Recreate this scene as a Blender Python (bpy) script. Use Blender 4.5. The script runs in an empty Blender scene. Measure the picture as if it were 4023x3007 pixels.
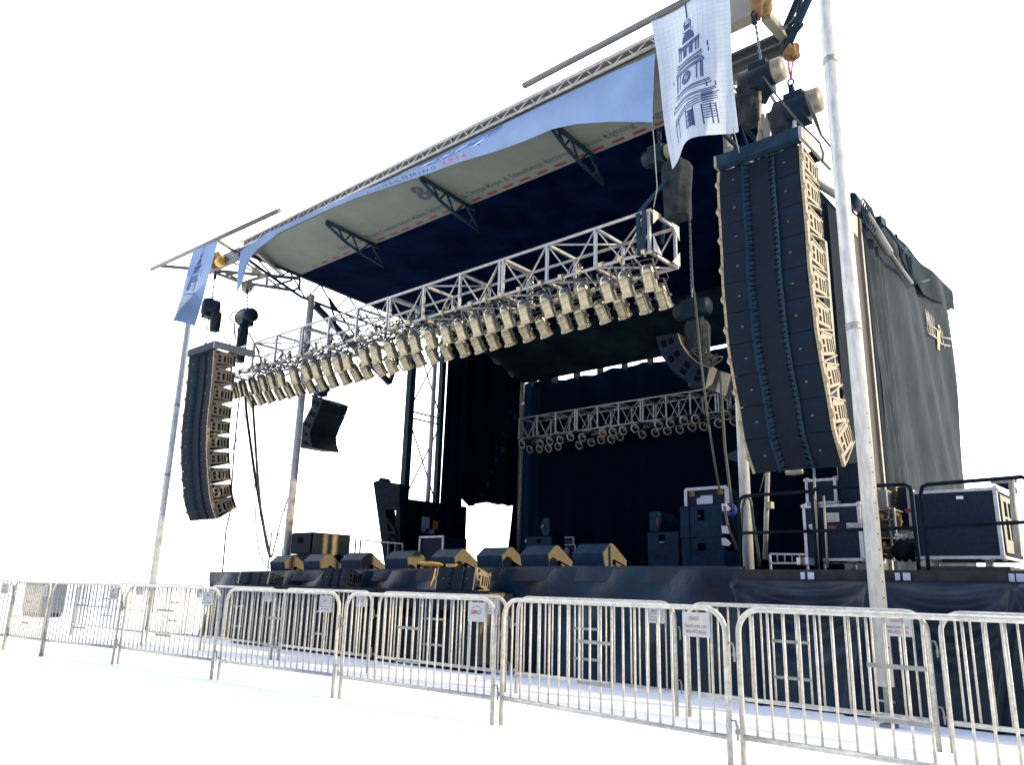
import bpy, math, random
from mathutils import Vector, Matrix
random.seed(7)
rad = math.radians
scn = bpy.context.scene
col = scn.collection
# ---------------------------------------------------------------- camera
FPX = 1700 * 4023 / 2212.0; CX, CY = 4023 / 2.0, 3007 / 2.0; H = 1.22
UP = Vector((178, 6474, -1700)).normalized()
XA = -Vector((-1975, -393.5, -1700)).normalized()
XA = (XA - UP * XA.dot(UP)).normalized()
YA = UP.cross(XA)
CAM = Vector((0, 0, H))
R3 = Matrix((XA, YA, UP))            # camera axes -> world axes (stage axes)
cd = bpy.data.cameras.new('camera'); cam = bpy.data.objects.new('camera', cd); col.objects.link(cam)
cd.sensor_width = 36; cd.lens = 36 * 1700 / 2212.0; cd.clip_start = 0.05; cd.clip_end = 5000
cam.matrix_world = Matrix.Translation(CAM) @ R3.to_4x4()
scn.camera = cam
scn.render.resolution_x = 1024; scn.render.resolution_y = 766
# ---------------------------------------------------------------- world, sun, exposure
EXPO = 0.35
SUN_AZ = Vector((1.0, 0.21, 0)).normalized(); SUN_EL = rad(23)
w = bpy.data.worlds.new('World'); scn.world = w; w.use_nodes = True
nt = w.node_tree; bg = nt.nodes['Background']
tc = nt.nodes.new('ShaderNodeTexCoord')
dp = nt.nodes.new('ShaderNodeVectorMath'); dp.operation = 'DOT_PRODUCT'
dp.inputs[1].default_value = (-0.66, 0.75, 0.0)
rmp = nt.nodes.new('ShaderNodeValToRGB')
nt.links.new(tc.outputs['Generated'], dp.inputs[0])
ma = nt.nodes.new('ShaderNodeMath'); ma.operation = 'MULTIPLY_ADD'; ma.inputs[1].default_value = .5; ma.inputs[2].default_value = .5
nt.links.new(dp.outputs['Value'], ma.inputs[0]); nt.links.new(ma.outputs[0], rmp.inputs[0])
cr = rmp.color_ramp
cr.elements[0].position = 0.30; cr.elements[0].color = (.020, .060, .19, 1)
cr.elements[1].position = 0.60; cr.elements[1].color = (1, 1, 1, 1)
e = cr.elements.new(0.47); e.color = (.15, .22, .35, 1)
nt.links.new(rmp.outputs[0], bg.inputs[0]); bg.inputs[1].default_value = 3.2
sl = bpy.data.lights.new('sun', 'SUN'); sl.energy = 5.0; sl.angle = rad(0.6); sl.color = (1, .80, .50)
so = bpy.data.objects.new('sun', sl); col.objects.link(so)
sdir = Vector((SUN_AZ.x * math.cos(SUN_EL), SUN_AZ.y * math.cos(SUN_EL), math.sin(SUN_EL)))
so.rotation_euler = sdir.to_track_quat('Z', 'Y').to_euler(); so.location = (20, -5, 25)
scn.view_settings.view_transform = 'Standard'; scn.view_settings.look = 'None'
scn.view_settings.exposure = EXPO; scn.view_settings.gamma = 1

# ---------------------------------------------------------------- measuring helpers (pixel of the photo -> point on a real plane)
def ray(px, py): return R3 @ Vector(((px - CX) / FPX, -(py - CY) / FPX, -1))
def PY(px, py, y): d = ray(px, py); return CAM + d * (y / d.y)
def PX(px, py, x): d = ray(px, py); return CAM + d * (x / d.x)
def PZ(px, py, z=0): d = ray(px, py); return CAM + d * ((z - H) / d.z)
def lerp(a, b, t): return a + (b - a) * t
V = lambda x, y, z: Vector((x, y, z))

# ---------------------------------------------------------------- materials
MATS = {}
def mat(name, c, rough=.6, metal=0., noise=0., scale=6., bump=0., c2=None, stretch=None, spec=.5, bscale=None):
    m = bpy.data.materials.new(name); m.use_nodes = True; n = m.node_tree; b = n.nodes['Principled BSDF']
    b.inputs['Roughness'].default_value = rough; b.inputs['Metallic'].default_value = metal
    b.inputs['Specular IOR Level'].default_value = spec
    b.inputs['Base Color'].default_value = (*c, 1)
    t = n.nodes.new('ShaderNodeTexCoord'); mp = n.nodes.new('ShaderNodeMapping'); n.links.new(t.outputs['Object'], mp.inputs[0])
    if stretch: mp.inputs['Scale'].default_value = stretch
    if noise > 0 or c2:
        tx = n.nodes.new('ShaderNodeTexNoise'); tx.inputs['Scale'].default_value = scale; tx.inputs['Detail'].default_value = 6
        tx.inputs['Roughness'].default_value = .65
        n.links.new(mp.outputs[0], tx.inputs[0])
        r = n.nodes.new('ShaderNodeValToRGB'); r.color_ramp.elements[0].position = .35; r.color_ramp.elements[1].position = .65
        a = c2 if c2 else tuple(max(0, x * (1 - noise)) for x in c); bb = c if c2 else tuple(min(1, x * (1 + noise)) for x in c)
        r.color_ramp.elements[0].color = (*a, 1); r.color_ramp.elements[1].color = (*bb, 1)
        n.links.new(tx.outputs[0], r.inputs[0]); n.links.new(r.outputs[0], b.inputs['Base Color'])
    if bump:
        t2 = n.nodes.new('ShaderNodeTexNoise'); t2.inputs['Scale'].default_value = bscale or scale * 3; t2.inputs['Detail'].default_value = 5
        n.links.new(mp.outputs[0], t2.inputs[0])
        bu = n.nodes.new('ShaderNodeBump'); bu.inputs['Strength'].default_value = bump; bu.inputs['Distance'].default_value = .03
        n.links.new(t2.outputs[0], bu.inputs['Height']); n.links.new(bu.outputs[0], b.inputs['Normal'])
    MATS[name] = m; return m
def translucent(name, f=.5):
    n = MATS[name].node_tree; b = n.nodes['Principled BSDF']; o = n.nodes['Material Output']
    t = n.nodes.new('ShaderNodeBsdfTranslucent'); mx = n.nodes.new('ShaderNodeMixShader'); mx.inputs[0].default_value = f
    src = b.inputs['Base Color']
    if src.is_linked: n.links.new(src.links[0].from_socket, t.inputs[0])
    else: t.inputs[0].default_value = src.default_value
    n.links.new(b.outputs[0], mx.inputs[1]); n.links.new(t.outputs[0], mx.inputs[2]); n.links.new(mx.outputs[0], o.inputs[0])
mat('ground', (.93, .93, .93), .9, noise=.02, scale=.6, spec=.1)
mat('galv', (.46, .45, .385), .42, .25, noise=.22, scale=22, bump=.15)
mat('galv_dull', (.22, .225, .20), .5, .2, noise=.2, scale=14)
mat('alum', (.33, .33, .31), .36, .35, noise=.2, scale=9)
mat('can', (.27, .245, .17), .22, .8, noise=.3, scale=16)
mat('pole', (.41, .42, .40), .42, .1, noise=.22, scale=7, stretch=(3, 3, .6))
mat('dark_steel', (.008, .022, .038), .6, 0, noise=.3, scale=6, spec=.1)
mat('grey_steel', (.075, .08, .08), .5, .2, noise=.2, scale=4)
mat('beige_steel', (.24, .225, .17), .5, .2, noise=.15, scale=5)
mat('black', (.003, .008, .014), .75, noise=.4, scale=6, spec=.05)
mat('backdrop', (.001, .0065, .017), .95, noise=.2, scale=1.2, spec=.01, stretch=(1, 1, .4))
mat('ceiling_black', (.0006, .0042, .020), .95, noise=.5, scale=1.2, spec=.01)
mat('ceiling_beige', (.155, .18, .155), .8, noise=.10, scale=1.1, spec=.1)
mat('ceiling_rear', (.004, .012, .017), .8, noise=.5, scale=1.1, spec=.05)
mat('box', (.0055, .0165, .030), .65, scale=3.2, bump=.2, bscale=160, spec=.05, c2=(.0095, .0105, .015))
mat('horn', (.011, .029, .047), .6, noise=.2, scale=9, spec=.08)
mat('slot', (.001, .002, .004), .9, spec=.03)
mat('plate', (.25, .21, .125), .5, .1, noise=.25, scale=6)  # tan: sunlight on dark speaker plates is put into the colour
mat('sunlit_end', (.115, .098, .062), .75, noise=.15, scale=9, spec=.2)  # black cabinet ends in full sun, their tan put into the colour
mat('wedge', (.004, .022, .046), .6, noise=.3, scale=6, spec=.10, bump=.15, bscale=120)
mat('skirt', (.003, .030, .058), .38, scale=.9, bump=.8, bscale=3.2, spec=.14, c2=(.009, .011, .016))
mat('skirt_wing', (.013, .028, .050), .42, scale=1.0, bump=.7, bscale=3.5, spec=.18, c2=(.011, .014, .020))
mat('tarp_grey', (.025, .033, .040), .75, noise=.3, scale=1.6, bump=.6, bscale=4, spec=.06, stretch=(1, 1, .6))
mat('tarp_dark', (.007, .016, .019), .75, noise=.5, scale=3, bump=.5, bscale=4, spec=.05)
mat('tarp_brown', (.038, .030, .022), .7, noise=.2, scale=3)
mat('fascia_brown', (.026, .026, .028), .7, noise=.35, scale=6, spec=.1)
mat('banner', (.26, .38, .58), .8, noise=.08, scale=1.5, spec=.2, bump=.25, bscale=3)  # white cloth; the blue of its shade is put into the colour
mat('banner_white', (.60, .66, .70), .8, noise=.05, scale=3, spec=.2)
translucent('banner', .35); translucent('banner_white')
mat('ink', (.022, .045, .13), .8)
mat('ink_mid', (.10, .19, .42), .8)
mat('ink_grid', (.40, .47, .62), .8)
mat('ink_light', (.55, .68, .9), .8)
mat('red', (.42, .03, .04), .7)
mat('text_dark', (.035, .05, .075), .8)
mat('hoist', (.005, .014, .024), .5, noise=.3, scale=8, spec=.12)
mat('hoist_cover', (.15, .145, .10), .45, noise=.3, scale=7)
mat('bag', (.018, .024, .028), .8, noise=.45, scale=6, bump=.5, bscale=9, spec=.08)
mat('chain', (.07, .10, .14), .45, .5)
mat('tan_cloth', (.15, .085, .03), .85, noise=.4, scale=9, bump=.6, bscale=9)
mat('magenta_strap', (.5, .02, .10), .7)
mat('yellow', (.62, .36, .04), .6, noise=.2)
mat('orange', (.6, .30, .03), .5)
mat('white', (.55, .57, .56), .6)
mat('sticker', (.35, .40, .50), .6)
mat('trim', (.36, .37, .37), .38, .3, noise=.15, scale=14)
mat('case_black', (.009, .016, .028), .65, noise=.25, scale=30, spec=.08)
mat('case_red', (.16, .02, .03), .7)
mat('cable', (.015, .022, .03), .6)
mat('cable_brown', (.025, .026, .020), .6)
mat('blue', (.01, .03, .22), .5)
mat('gel_magenta', (.32, .01, .20), .5)
mat('gel_blue', (.01, .04, .25), .5)
mat('gel_amber', (.20, .10, .02), .5)
mat('lens', (.012, .012, .014), .25)
mat('sign', (.38, .39, .36), .6, noise=.1, scale=10)
mat('sign_red', (.30, .14, .09), .7)
mat('panel_grey', (.30, .31, .28), .5)

# ---------------------------------------------------------------- mesh builder
class MB:
    def __init__(s): s.v = []; s.f = []; s.sm = []; s.mi = []; s.m = 0
    def add(s, vs, fs, smooth=False):
        o = len(s.v); s.v += [Vector(p) for p in vs]
        for f in fs: s.f.append([i + o for i in f]); s.sm.append(smooth); s.mi.append(s.m)
        return s
    def hexa(s, p):   # 4 bottom, 4 top, ccw
        return s.add(p, [(3, 2, 1, 0), (4, 5, 6, 7), (0, 1, 5, 4), (1, 2, 6, 5), (2, 3, 7, 6), (3, 0, 4, 7)])
    def box(s, x0, x1, y0, y1, z0, z1):
        return s.hexa([V(x0, y0, z0), V(x1, y0, z0), V(x1, y1, z0), V(x0, y1, z0), V(x0, y0, z1), V(x1, y0, z1), V(x1, y1, z1), V(x0, y1, z1)])
    def beam(s, a, b, w, h, upv=None):     # rectangular bar a->b
        a = Vector(a); b = Vector(b); d = (b - a).normalized(); u = Vector(upv) if upv else V(0, 0, 1)
        if abs(d.dot(u)) > .95: u = V(0, 1, 0)
        sd = d.cross(u).normalized() * w / 2; u2 = sd.cross(d).normalized() * h / 2
        return s.hexa([a - sd - u2, a + sd - u2, b + sd - u2, b - sd - u2, a - sd + u2, a + sd + u2, b + sd + u2, b - sd + u2])
    def path(s, pts, r, n=8, closed=False, cap=True):
        pts = [Vector(p) for p in pts]; N = len(pts); rs = r if isinstance(r, (list, tuple)) else [r] * N
        t0 = (pts[1] - pts[0]).normalized(); u = t0.orthogonal().normalized(); base = len(s.v)
        for i, p in enumerate(pts):
            a = pts[i - 1] if i > 0 else (pts[-1] if closed else p); b = pts[(i + 1) % N] if (i < N - 1 or closed) else p
            t = (b - a).normalized()
            u = (u - t * u.dot(t))
            u = u.normalized() if u.length > 1e-6 else t.orthogonal().normalized()
            w_ = t.cross(u)
            for k in range(n):
                an = 2 * math.pi * k / n; s.v.append(p + (u * math.cos(an) + w_ * math.sin(an)) * rs[i])
        for i in range(N - 1 if not closed else N):
            j = (i + 1) % N
            for k in range(n):
                k2 = (k + 1) % n
                s.f.append([base + i * n + k, base + i * n + k2, base + j * n + k2, base + j * n + k]); s.sm.append(True); s.mi.append(s.m)
        if cap and not closed:
            s.f.append([base + k for k in range(n)][::-1]); s.sm.append(False); s.mi.append(s.m)
            s.f.append([base + (N - 1) * n + k for k in range(n)]); s.sm.append(False); s.mi.append(s.m)
        return s
    def tube(s, a, b, r, n=8): return s.path([a, b], r, n)
    def lathe(s, a, b, prof, n=14):   # prof: list of (t 0..1, r)
        a = Vector(a); b = Vector(b)
        d = (b - a).normalized(); u = d.orthogonal().normalized(); w_ = d.cross(u); base = len(s.v)
        for t, r in prof:
            p = a + (b - a) * t
            for k in range(n):
                an = 2 * math.pi * k / n; s.v.append(p + (u * math.cos(an) + w_ * math.sin(an)) * r)
        for i in range(len(prof) - 1):
            for k in range(n):
                k2 = (k + 1) % n
                s.f.append([base + i * n + k, base + i * n + k2, base + (i + 1) * n + k2, base + (i + 1) * n + k]); s.sm.append(True); s.mi.append(s.m)
        return s
    def prism(s, pts, off):
        pts = [Vector(p) for p in pts]; off = Vector(off); n = len(pts)
        return s.add(pts + [p + off for p in pts], [list(range(n))[::-1], list(range(n, 2 * n))] + [(i, (i + 1) % n, n + (i + 1) % n, n + i) for i in range(n)])
    def grid(s, fn, nu, nv, th=None):
        vs = [fn(i / nu, j / nv) for j in range(nv + 1) for i in range(nu + 1)]
        fs = [(j * (nu + 1) + i, j * (nu + 1) + i + 1, (j + 1) * (nu + 1) + i + 1, (j + 1) * (nu + 1) + i) for j in range(nv) for i in range(nu)]
        s.add(vs, fs, True)
        if th:
            th = Vector(th); s.add([v + th for v in vs], [f[::-1] for f in fs], True)
        return s
    def xf(s, M_):
        s.v = [M_ @ p for p in s.v]; return s

def link(o): col.objects.link(o); return o
def obj(name, mb, m, parent=None, label=None):
    me = bpy.data.meshes.new(name)
    off = parent['_o'] if (parent is not None and '_o' in parent) else None
    off = Vector(off) if off is not None else V(0, 0, 0)
    me.from_pydata([tuple(p - off) for p in mb.v], [], mb.f)
    for p, sm, mi in zip(me.polygons, mb.sm, mb.mi): p.use_smooth = sm; p.material_index = mi
    ms = m if isinstance(m, (list, tuple)) else [m]
    for x in ms: me.materials.append(MATS[x])
    me.update()
    o = link(bpy.data.objects.new(name, me))
    if parent is not None:
        o.parent = parent; o['_o'] = tuple(off)
    if label: o['label'] = label
    return o
def thing(name, label, cat, loc=(0, 0, 0), group=None):
    o = link(bpy.data.objects.new(name, None)); o.location = loc; o['_o'] = tuple(loc); o.empty_display_size = .2
    return tag(o, label, cat, group)
def tag(o, label, cat, group=None):
    o['label'] = label; o['category'] = cat
    if group: o['group'] = group
    return o
def solo(name, mb, m, label, cat, group=None):
    """one-mesh thing, origin at its base"""
    xs = [p.x for p in mb.v]; ys = [p.y for p in mb.v]; zs = [p.z for p in mb.v]
    base = V((min(xs) + max(xs)) / 2, (min(ys) + max(ys)) / 2, min(zs))
    o = obj(name, MB().add([p - base for p in mb.v], mb.f), m)
    for p, sm, mi in zip(o.data.polygons, mb.sm, mb.mi): p.use_smooth = sm; p.material_index = mi
    o.location = base; o['_o'] = tuple(base)
    return tag(o, label, cat, group)
def kids(o): return [c for c in bpy.data.objects if c.parent == o]
KID = {}
def copy_tree(root):
    if root.name not in KID: KID[root.name] = [(c, kids(c)) for c in kids(root)]
    r = root.copy(); col.objects.link(r)
    for c, gs in KID[root.name]:
        c2 = c.copy(); col.objects.link(c2); c2.parent = r
        for g in gs:
            g2 = g.copy(); col.objects.link(g2); g2.parent = c2
    return r
ONES = ['', 'first', 'second', 'third', 'fourth', 'fifth', 'sixth', 'seventh', 'eighth', 'ninth', 'tenth', 'eleventh', 'twelfth', 'thirteenth', 'fourteenth', 'fifteenth', 'sixteenth', 'seventeenth', 'eighteenth', 'nineteenth']
def nth(i):
    if i < 20: return ONES[i]
    if i == 20: return 'twentieth'
    if i == 30: return 'thirtieth'
    return ('twenty-' if i < 30 else 'thirty-') + ONES[i % 10]
TXT = {}
def text2d(s, bold=0.):
    """flat text as (verts, faces, width, height) with unit size"""
    k = (s, bold)
    if k in TXT: return TXT[k]
    cu = bpy.data.curves.new('t', 'FONT'); cu.body = s; cu.size = 1; cu.offset = bold; cu.resolution_u = 2
    o = link(bpy.data.objects.new('t', cu)); bpy.context.view_layer.update()
    me = bpy.data.meshes.new_from_object(o.evaluated_get(bpy.context.evaluated_depsgraph_get()))
    vs = [(v.co.x, v.co.y) for v in me.vertices]; fs = [tuple(p.vertices) for p in me.polygons]
    bpy.data.objects.remove(o); bpy.data.meshes.remove(me)
    x0 = min(v[0] for v in vs); x1 = max(v[0] for v in vs); y1 = max(v[1] for v in vs)
    vs = [(x - x0, y) for x, y in vs]
    TXT[k] = (vs, fs, x1 - x0, y1); return TXT[k]
def put_text(mb, s, fn, w, h, bold=0.):
    """fn(x in 0..w, y) -> point ; text stretched to w x h"""
    vs, fs, tw, th = text2d(s, bold)
    mb.add([fn(x / tw * w, y / th * h) for x, y in vs], fs)

# ================================================================ GROUND
g = MB(); g.add([V(-900, -900, 0), V(900, -900, 0), V(900, 900, 0), V(-900, 900, 0)], [(0, 1, 2, 3)])
go = obj('ground', g, 'ground'); go['kind'] = 'structure'; go['label'] = 'bare white ground round the stage'

# ================================================================ STAGE
DZ = 1.56
YF = 9.75
def dzf(x): return DZ - .0146 * max(0, -7.5 - x)
DZL = DZ - .13
st = thing('stage', 'large outdoor stage with black and beige roof, raised deck and lattice masts', 'stage', (-11.7, YF, 0))
m = MB(); m.hexa([V(-18.2, YF, DZL - .22), V(-5, YF, DZ - .2), V(-5, 21.6, DZ - .2), V(-18.2, 21.6, DZL - .22), V(-18.2, YF, dzf(-18.2)), V(-5, YF, DZ), V(-5, 21.6, DZ), V(-18.2, 21.6, dzf(-18.2))]); obj('deck', m, 'black', st)
def rz(y): return 9.56 - .048 * (y - 9.4)          # roof underside
m = MB(); m.hexa([V(-17.95, 9.45, rz(9.45)), V(-5.55, 9.45, rz(9.45)), V(-5.55, 11.2, rz(11.2)), V(-17.95, 11.2, rz(11.2)),
                  V(-17.95, 9.45, rz(9.45) + .12), V(-5.55, 9.45, rz(9.45) + .12), V(-5.55, 11.2, rz(11.2) + .12), V(-17.95, 11.2, rz(11.2) + .12)])
cp = obj('canopy_panel', m, 'ceiling_beige', st, 'beige front strip of the roof with printed words')
m = MB(); m.hexa([V(-17.95, 11.2, rz(11.2)), V(-5.2, 11.2, rz(11.2)), V(-5.2, 18.2, rz(18.2)), V(-17.95, 18.2, rz(18.2)),
                  V(-17.95, 11.2, rz(11.2) + .2), V(-5.2, 11.2, rz(11.2) + .2), V(-5.2, 18.2, rz(18.2) + .2), V(-17.95, 18.2, rz(18.2) + .2)])
obj('roof', m, 'ceiling_black', st)
m = MB(); m.hexa([V(-17.95, 18.2, rz(18.2)), V(-5.2, 18.2, rz(18.2)), V(-5.2, 20.3, 8.25), V(-17.95, 20.3, 8.25),
                  V(-17.95, 18.2, rz(18.2) + .2), V(-5.2, 18.2, rz(18.2) + .2), V(-5.2, 20.25, 8.33), V(-17.95, 20.25, 8.33)])
obj('rear_roof', m, 'ceiling_rear', st)
# printed words on the canopy: x right, up = -Y, lying 4 mm under the panel
def ceil_pt(X, Y): return V(X, Y, rz(Y) - .004)
txt = MB()
yb = 10.92
def word(s, pa, pb, h=.17):
    xa = PY(*pa, yb).x; xb = PY(*pb, yb).x
    put_text(txt, s, lambda x, y: ceil_pt(xa + x, yb - y), xb - xa, h)
word('Dance Floors', (1344, 992), (1436, 945))
word('Press Conferences', (1452, 936), (1618, 879)); word('Video Systems', (1627, 870), (1765, 818))
word('Pipe', (1775, 815), (1815, 797)); word('& Drape', (1826, 781), (1913, 753)); word('Rope & Stanchions', (1924, 742), (2135, 663))
word('Lecterns & Podiums', (2153, 653), (2369, 560)); word('Lighting', (2386, 551), (2500, 510)); word('Stages', (2522, 490), (2640, 445))
for a in [(1443, 943), (1622, 872), (1770, 815), (1918, 745), (2144, 657), (2377, 556), (2511, 498)]:
    xx = PY(*a, yb - .08).x; txt.add([ceil_pt(xx - .03, yb - .05), ceil_pt(xx + .03, yb - .05), ceil_pt(xx + .03, yb - .11), ceil_pt(xx - .03, yb - .11)], [(0, 1, 2, 3)])
obj('printed_words', txt, 'text_dark', cp)
m = MB(); xx = -17.3
while xx < -5.8:
    m.add([ceil_pt(xx, 11.05), ceil_pt(xx + .27, 11.05), ceil_pt(xx + .27, 11.13), ceil_pt(xx, 11.13)], [(0, 1, 2, 3)]); xx += .465
obj('red_dashes', m, 'case_red', cp)
m = MB(); xa = PY(1640, 735, 10.25).x
put_text(m, '&', lambda x, y: ceil_pt(xa + x, 10.45 - y), .55, .55, .03); obj('bold_print', m, 'text_dark', cp)
# front lattice fascia
m = MB()
FZ0, FZ1 = rz(9.4) + .05, rz(9.4) + .23
m.tube(V(-18, 9.36, FZ1), V(-5.5, 9.36, FZ1), .035); m.tube(V(-18, 9.36, FZ0), V(-5.5, 9.36, FZ0), .03)
n = 30; dx = 12.5 / n
for i in range(n):
    x = -18 + dx * i
    m.tube(V(x, 9.36, FZ0), V(x + dx * .62, 9.36, FZ1), .014, 6); m.tube(V(x + dx * .66, 9.36, FZ1), V(x + dx, 9.36, FZ0), .014, 6)
obj('fascia_lattice', m, 'alum', st)
m = MB(); m.box(-17.95, -5.55, 9.41, 9.445, FZ0 - .0, FZ1 + .02); obj('fascia_board', m, 'grey_steel', st)
# dark ribs between front beam and hinge line
for k, (pa) in enumerate([(1478, 955), (1850, 800), (2335, 610)]):
    X = PY(*pa, 11.2).x; m = MB()
    top = [V(X, 9.7, rz(9.7) - .05), V(X, 11.35, rz(11.35) - .06)]
    low = [V(X, 9.7, rz(9.7) - .1), V(X, 10.25, rz(10) - .33), V(X, 10.7, rz(10.6) - .42), V(X, 11.5, rz(11.4) - .5)]
    m.tube(top[0], top[1], .045); m.path(low, .035)
    for a, b in ((.2, 1), (.45, 1), (.45, 2), (.8, 2), (.8, 3)): m.tube(lerp(top[0], top[1], a), low[b], .024, 6)
    m.tube(top[1], V(X, 11.2, rz(11.2) - .46), .024, 6); obj('rib', m, 'dark_steel', st)
# left end roof beam with lattice, masts and braces
for X, nm in ((-18.02, 0), (-5.35, 1)):
    m = MB(); ya, yb2 = 9.6, 20.5
    m.beam(V(X, 9.5, rz(9.5) + .02), V(X, yb2, rz(yb2) + .02), .07, .14)
    lz = lambda y: rz(y) - (.15 + .45 * min(1, (y - 9.6) / 1.6))
    m.path([V(X, y, lz(y)) for y in (9.6, 10.4, 11.3, 13, 15.2)], .04)
    y = 9.9; k = 0
    while y < 15:
        m.tube(V(X, y, rz(y) - .04), V(X, y + .55, lz(y + .55)), .022, 6); m.tube(V(X, y + .55, lz(y + .55)), V(X, y + 1.0, rz(y + 1.0)), .022, 6); y += 1.0
    obj('end_beam', m, 'dark_steel', st)
m = MB()
m.beam(V(-18, 11.75, 8.75), V(-18, 14.6, 7.1), .12, .16); m.beam(V(-18, 14.6, 7.1), V(-18, 15.2, 9.1), .1, .1)
m.tube(V(-18, 12.2, 9.1), V(-18, 14.2, 7.35), .03); m.tube(V(-18, 12.2, 9.1), V(-18, 12.6, 8.2), .03); m.tube(V(-18, 13.5, 9.0), V(-18, 15.1, 7.6), .025)
obj('knee_brace', m, 'dark_steel', st)
# left lattice mast (two posts, X bracing, inner silver ram)
TX = -18.0
def tp(px, py): return PX(px, py, TX)
def vert(px, py, z0, z1):
    p = tp(px, py); return V(p.x, p.y, z0), V(p.x, p.y, z1)
m = MB(); a = vert(1597, 1800, DZL, 9.1); b = vert(1722, 1800, DZL, 9.1)
m.beam(a[0], a[1], .2, .2, (0, 1, 0)); m.beam(b[0], b[1], .16, .16, (0, 1, 0)); obj('mast_post', m, 'dark_steel', st)
m = MB(); c = vert(1689, 1800, DZ + .5, 9.0); m.tube(c[0], c[1], .075, 10); obj('mast_ram', m, 'pole', st)
m = MB()
yA, yB = a[0].y, b[0].y
for z0, z1 in ((3.7, 6.15), (6.45, 8.9)):
    m.tube(V(TX, yA, z0), V(TX, yB, z1), .022, 6); m.tube(V(TX, yA, z1), V(TX, yB, z0), .022, 6)
for z in (6.2, 6.4, 3.55): m.tube(V(TX, yA, z), V(TX, yB, z), .03, 6)
obj('mast_bracing', m, 'dark_steel', st)
m = MB(); m.box(TX - .1, TX + .1, yA - .1, yB + 1.25, DZL, 3.72); mh = obj('mast_housing', m, 'black', st)
m = MB()
for px, py, w_, h_ in ((1580, 2050, .11, .3), (1710, 2065, .11, .26)):
    p = PX(px, py, TX + .1); q = PX(px, py, TX - .12)
    p = PX(px, py, TX + .104); m.box(p.x, p.x + .01, p.y - w_, p.y + w_, p.z - h_ / 2, p.z + h_ / 2); obj('yellow_sticker', m, 'orange', mh); m = MB()
m = MB()
for px, py, w_, h_ in ((1671, 2062, .16, .46), (1688, 2089, .18, .14), (1572, 2075, .1, .2)):
    p = PX(px, py, TX + .104); m.box(p.x, p.x + .01, p.y - w_, p.y + w_, p.z - h_ / 2, p.z + h_ / 2); obj('white_sticker', m, 'sticker', mh); m = MB()
# tow jib sticking out left of the mast
m = MB(); JY = 14.2
def jp(px, py): return PY(px, py, JY)
m.prism([jp(*q) for q in [(1466, 1895), (1487, 1888), (1492, 1877), (1499, 1890), (1545, 2248), (1514, 2248)]], (0, .35, 0))
m.prism([jp(*q) for q in [(1497, 1892), (1570, 1902), (1568, 2002), (1512, 2004)]], (0, .3, 0))
m.beam(jp(1517, 2030), jp(1552, 2085), .1, .08); m.beam(jp(1522, 2095), jp(1560, 2093), .1, .1); m.beam(jp(1525, 2105), jp(1560, 2130), .1, .06)
m.prism([jp(*q) for q in [(1556, 1995), (1572, 1995), (1568, 2248), (1543, 2248)]], (0, .3, 0))
obj('tow_jib', m, 'black', st)
# corner post inside (upstage left)
CXW = -17.7; 
p = PY(2044, 1900, 20.3)
m = MB(); m.tube(V(p.x, 20.3, DZL), V(p.x, 20.3, 8.3), .085, 10); obj('corner_post', m, 'galv_dull', st)
XL = p.x - .12
# upstage left side curtain with wind hole
cu = thing('side_curtain', 'black curtain walling the left side of the stage, ragged hole at its foot', 'curtain', (XL, 18, DZ))
def wob(y, z): return .05 * math.sin(y * 2.3) + .03 * math.sin(y * 7.1 + z)
yl0 = PX(1733, 1800, XL).y; yh0 = PX(1797, 2100, XL).y; yh1 = PX(2022, 2050, XL).y; yl1 = 20.4
hole_top = [(1797, 1950), (1805, 1951), (1840, 1992), (1848, 1988), (1862, 1990), (1870, 1982), (1912, 1975), (1930, 1979), (1958, 1985), (1970, 1983), (1990, 1992), (2005, 1987), (2024, 1993)]
hp = [PX(a, b, XL) for a, b in hole_top]
def htop(y):
    if y <= hp[0].y: return hp[0].z
    for i in range(len(hp) - 1):
        if y <= hp[i + 1].y: return lerp(hp[i].z, hp[i + 1].z, (y - hp[i].y) / max(1e-6, hp[i + 1].y - hp[i].y))
    return hp[-1].z
m = MB()
def ztop(y):
    if y < 16.9: return rz(y) - .02
    if y < 18.2: return rz(y) - .02 - (.10 if math.sin(y * 11) > .1 else 0)
    return rz(18.2) - (y - 18.2) * .41 - .03 - (.08 if math.sin(y * 9) > .3 else 0)
m.grid(lambda u, v: (lambda y: V(XL + wob(y, v * 3), y, lerp(htop(y), ztop(y), v)))(lerp(yh0, yh1, u)), 60, 8, (.03, 0, 0))
m.grid(lambda u, v: (lambda y: V(XL + wob(y, v * 3) + .04 * math.sin(y * 14), y, lerp(DZ, ztop(y), v)))(lerp(yl0, yh0 + .05, u)), 24, 8, (.03, 0, 0))
m.grid(lambda u, v: (lambda y: V(XL + wob(y, 0), y - (0.5 * (1 - v) ** 3 * (1 - u)), lerp(DZ, ztop(y), v)))(lerp(yh1, yl1, u)), 8, 12, (.03, 0, 0))
obj('cloth', m, 'backdrop', cu)
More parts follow.
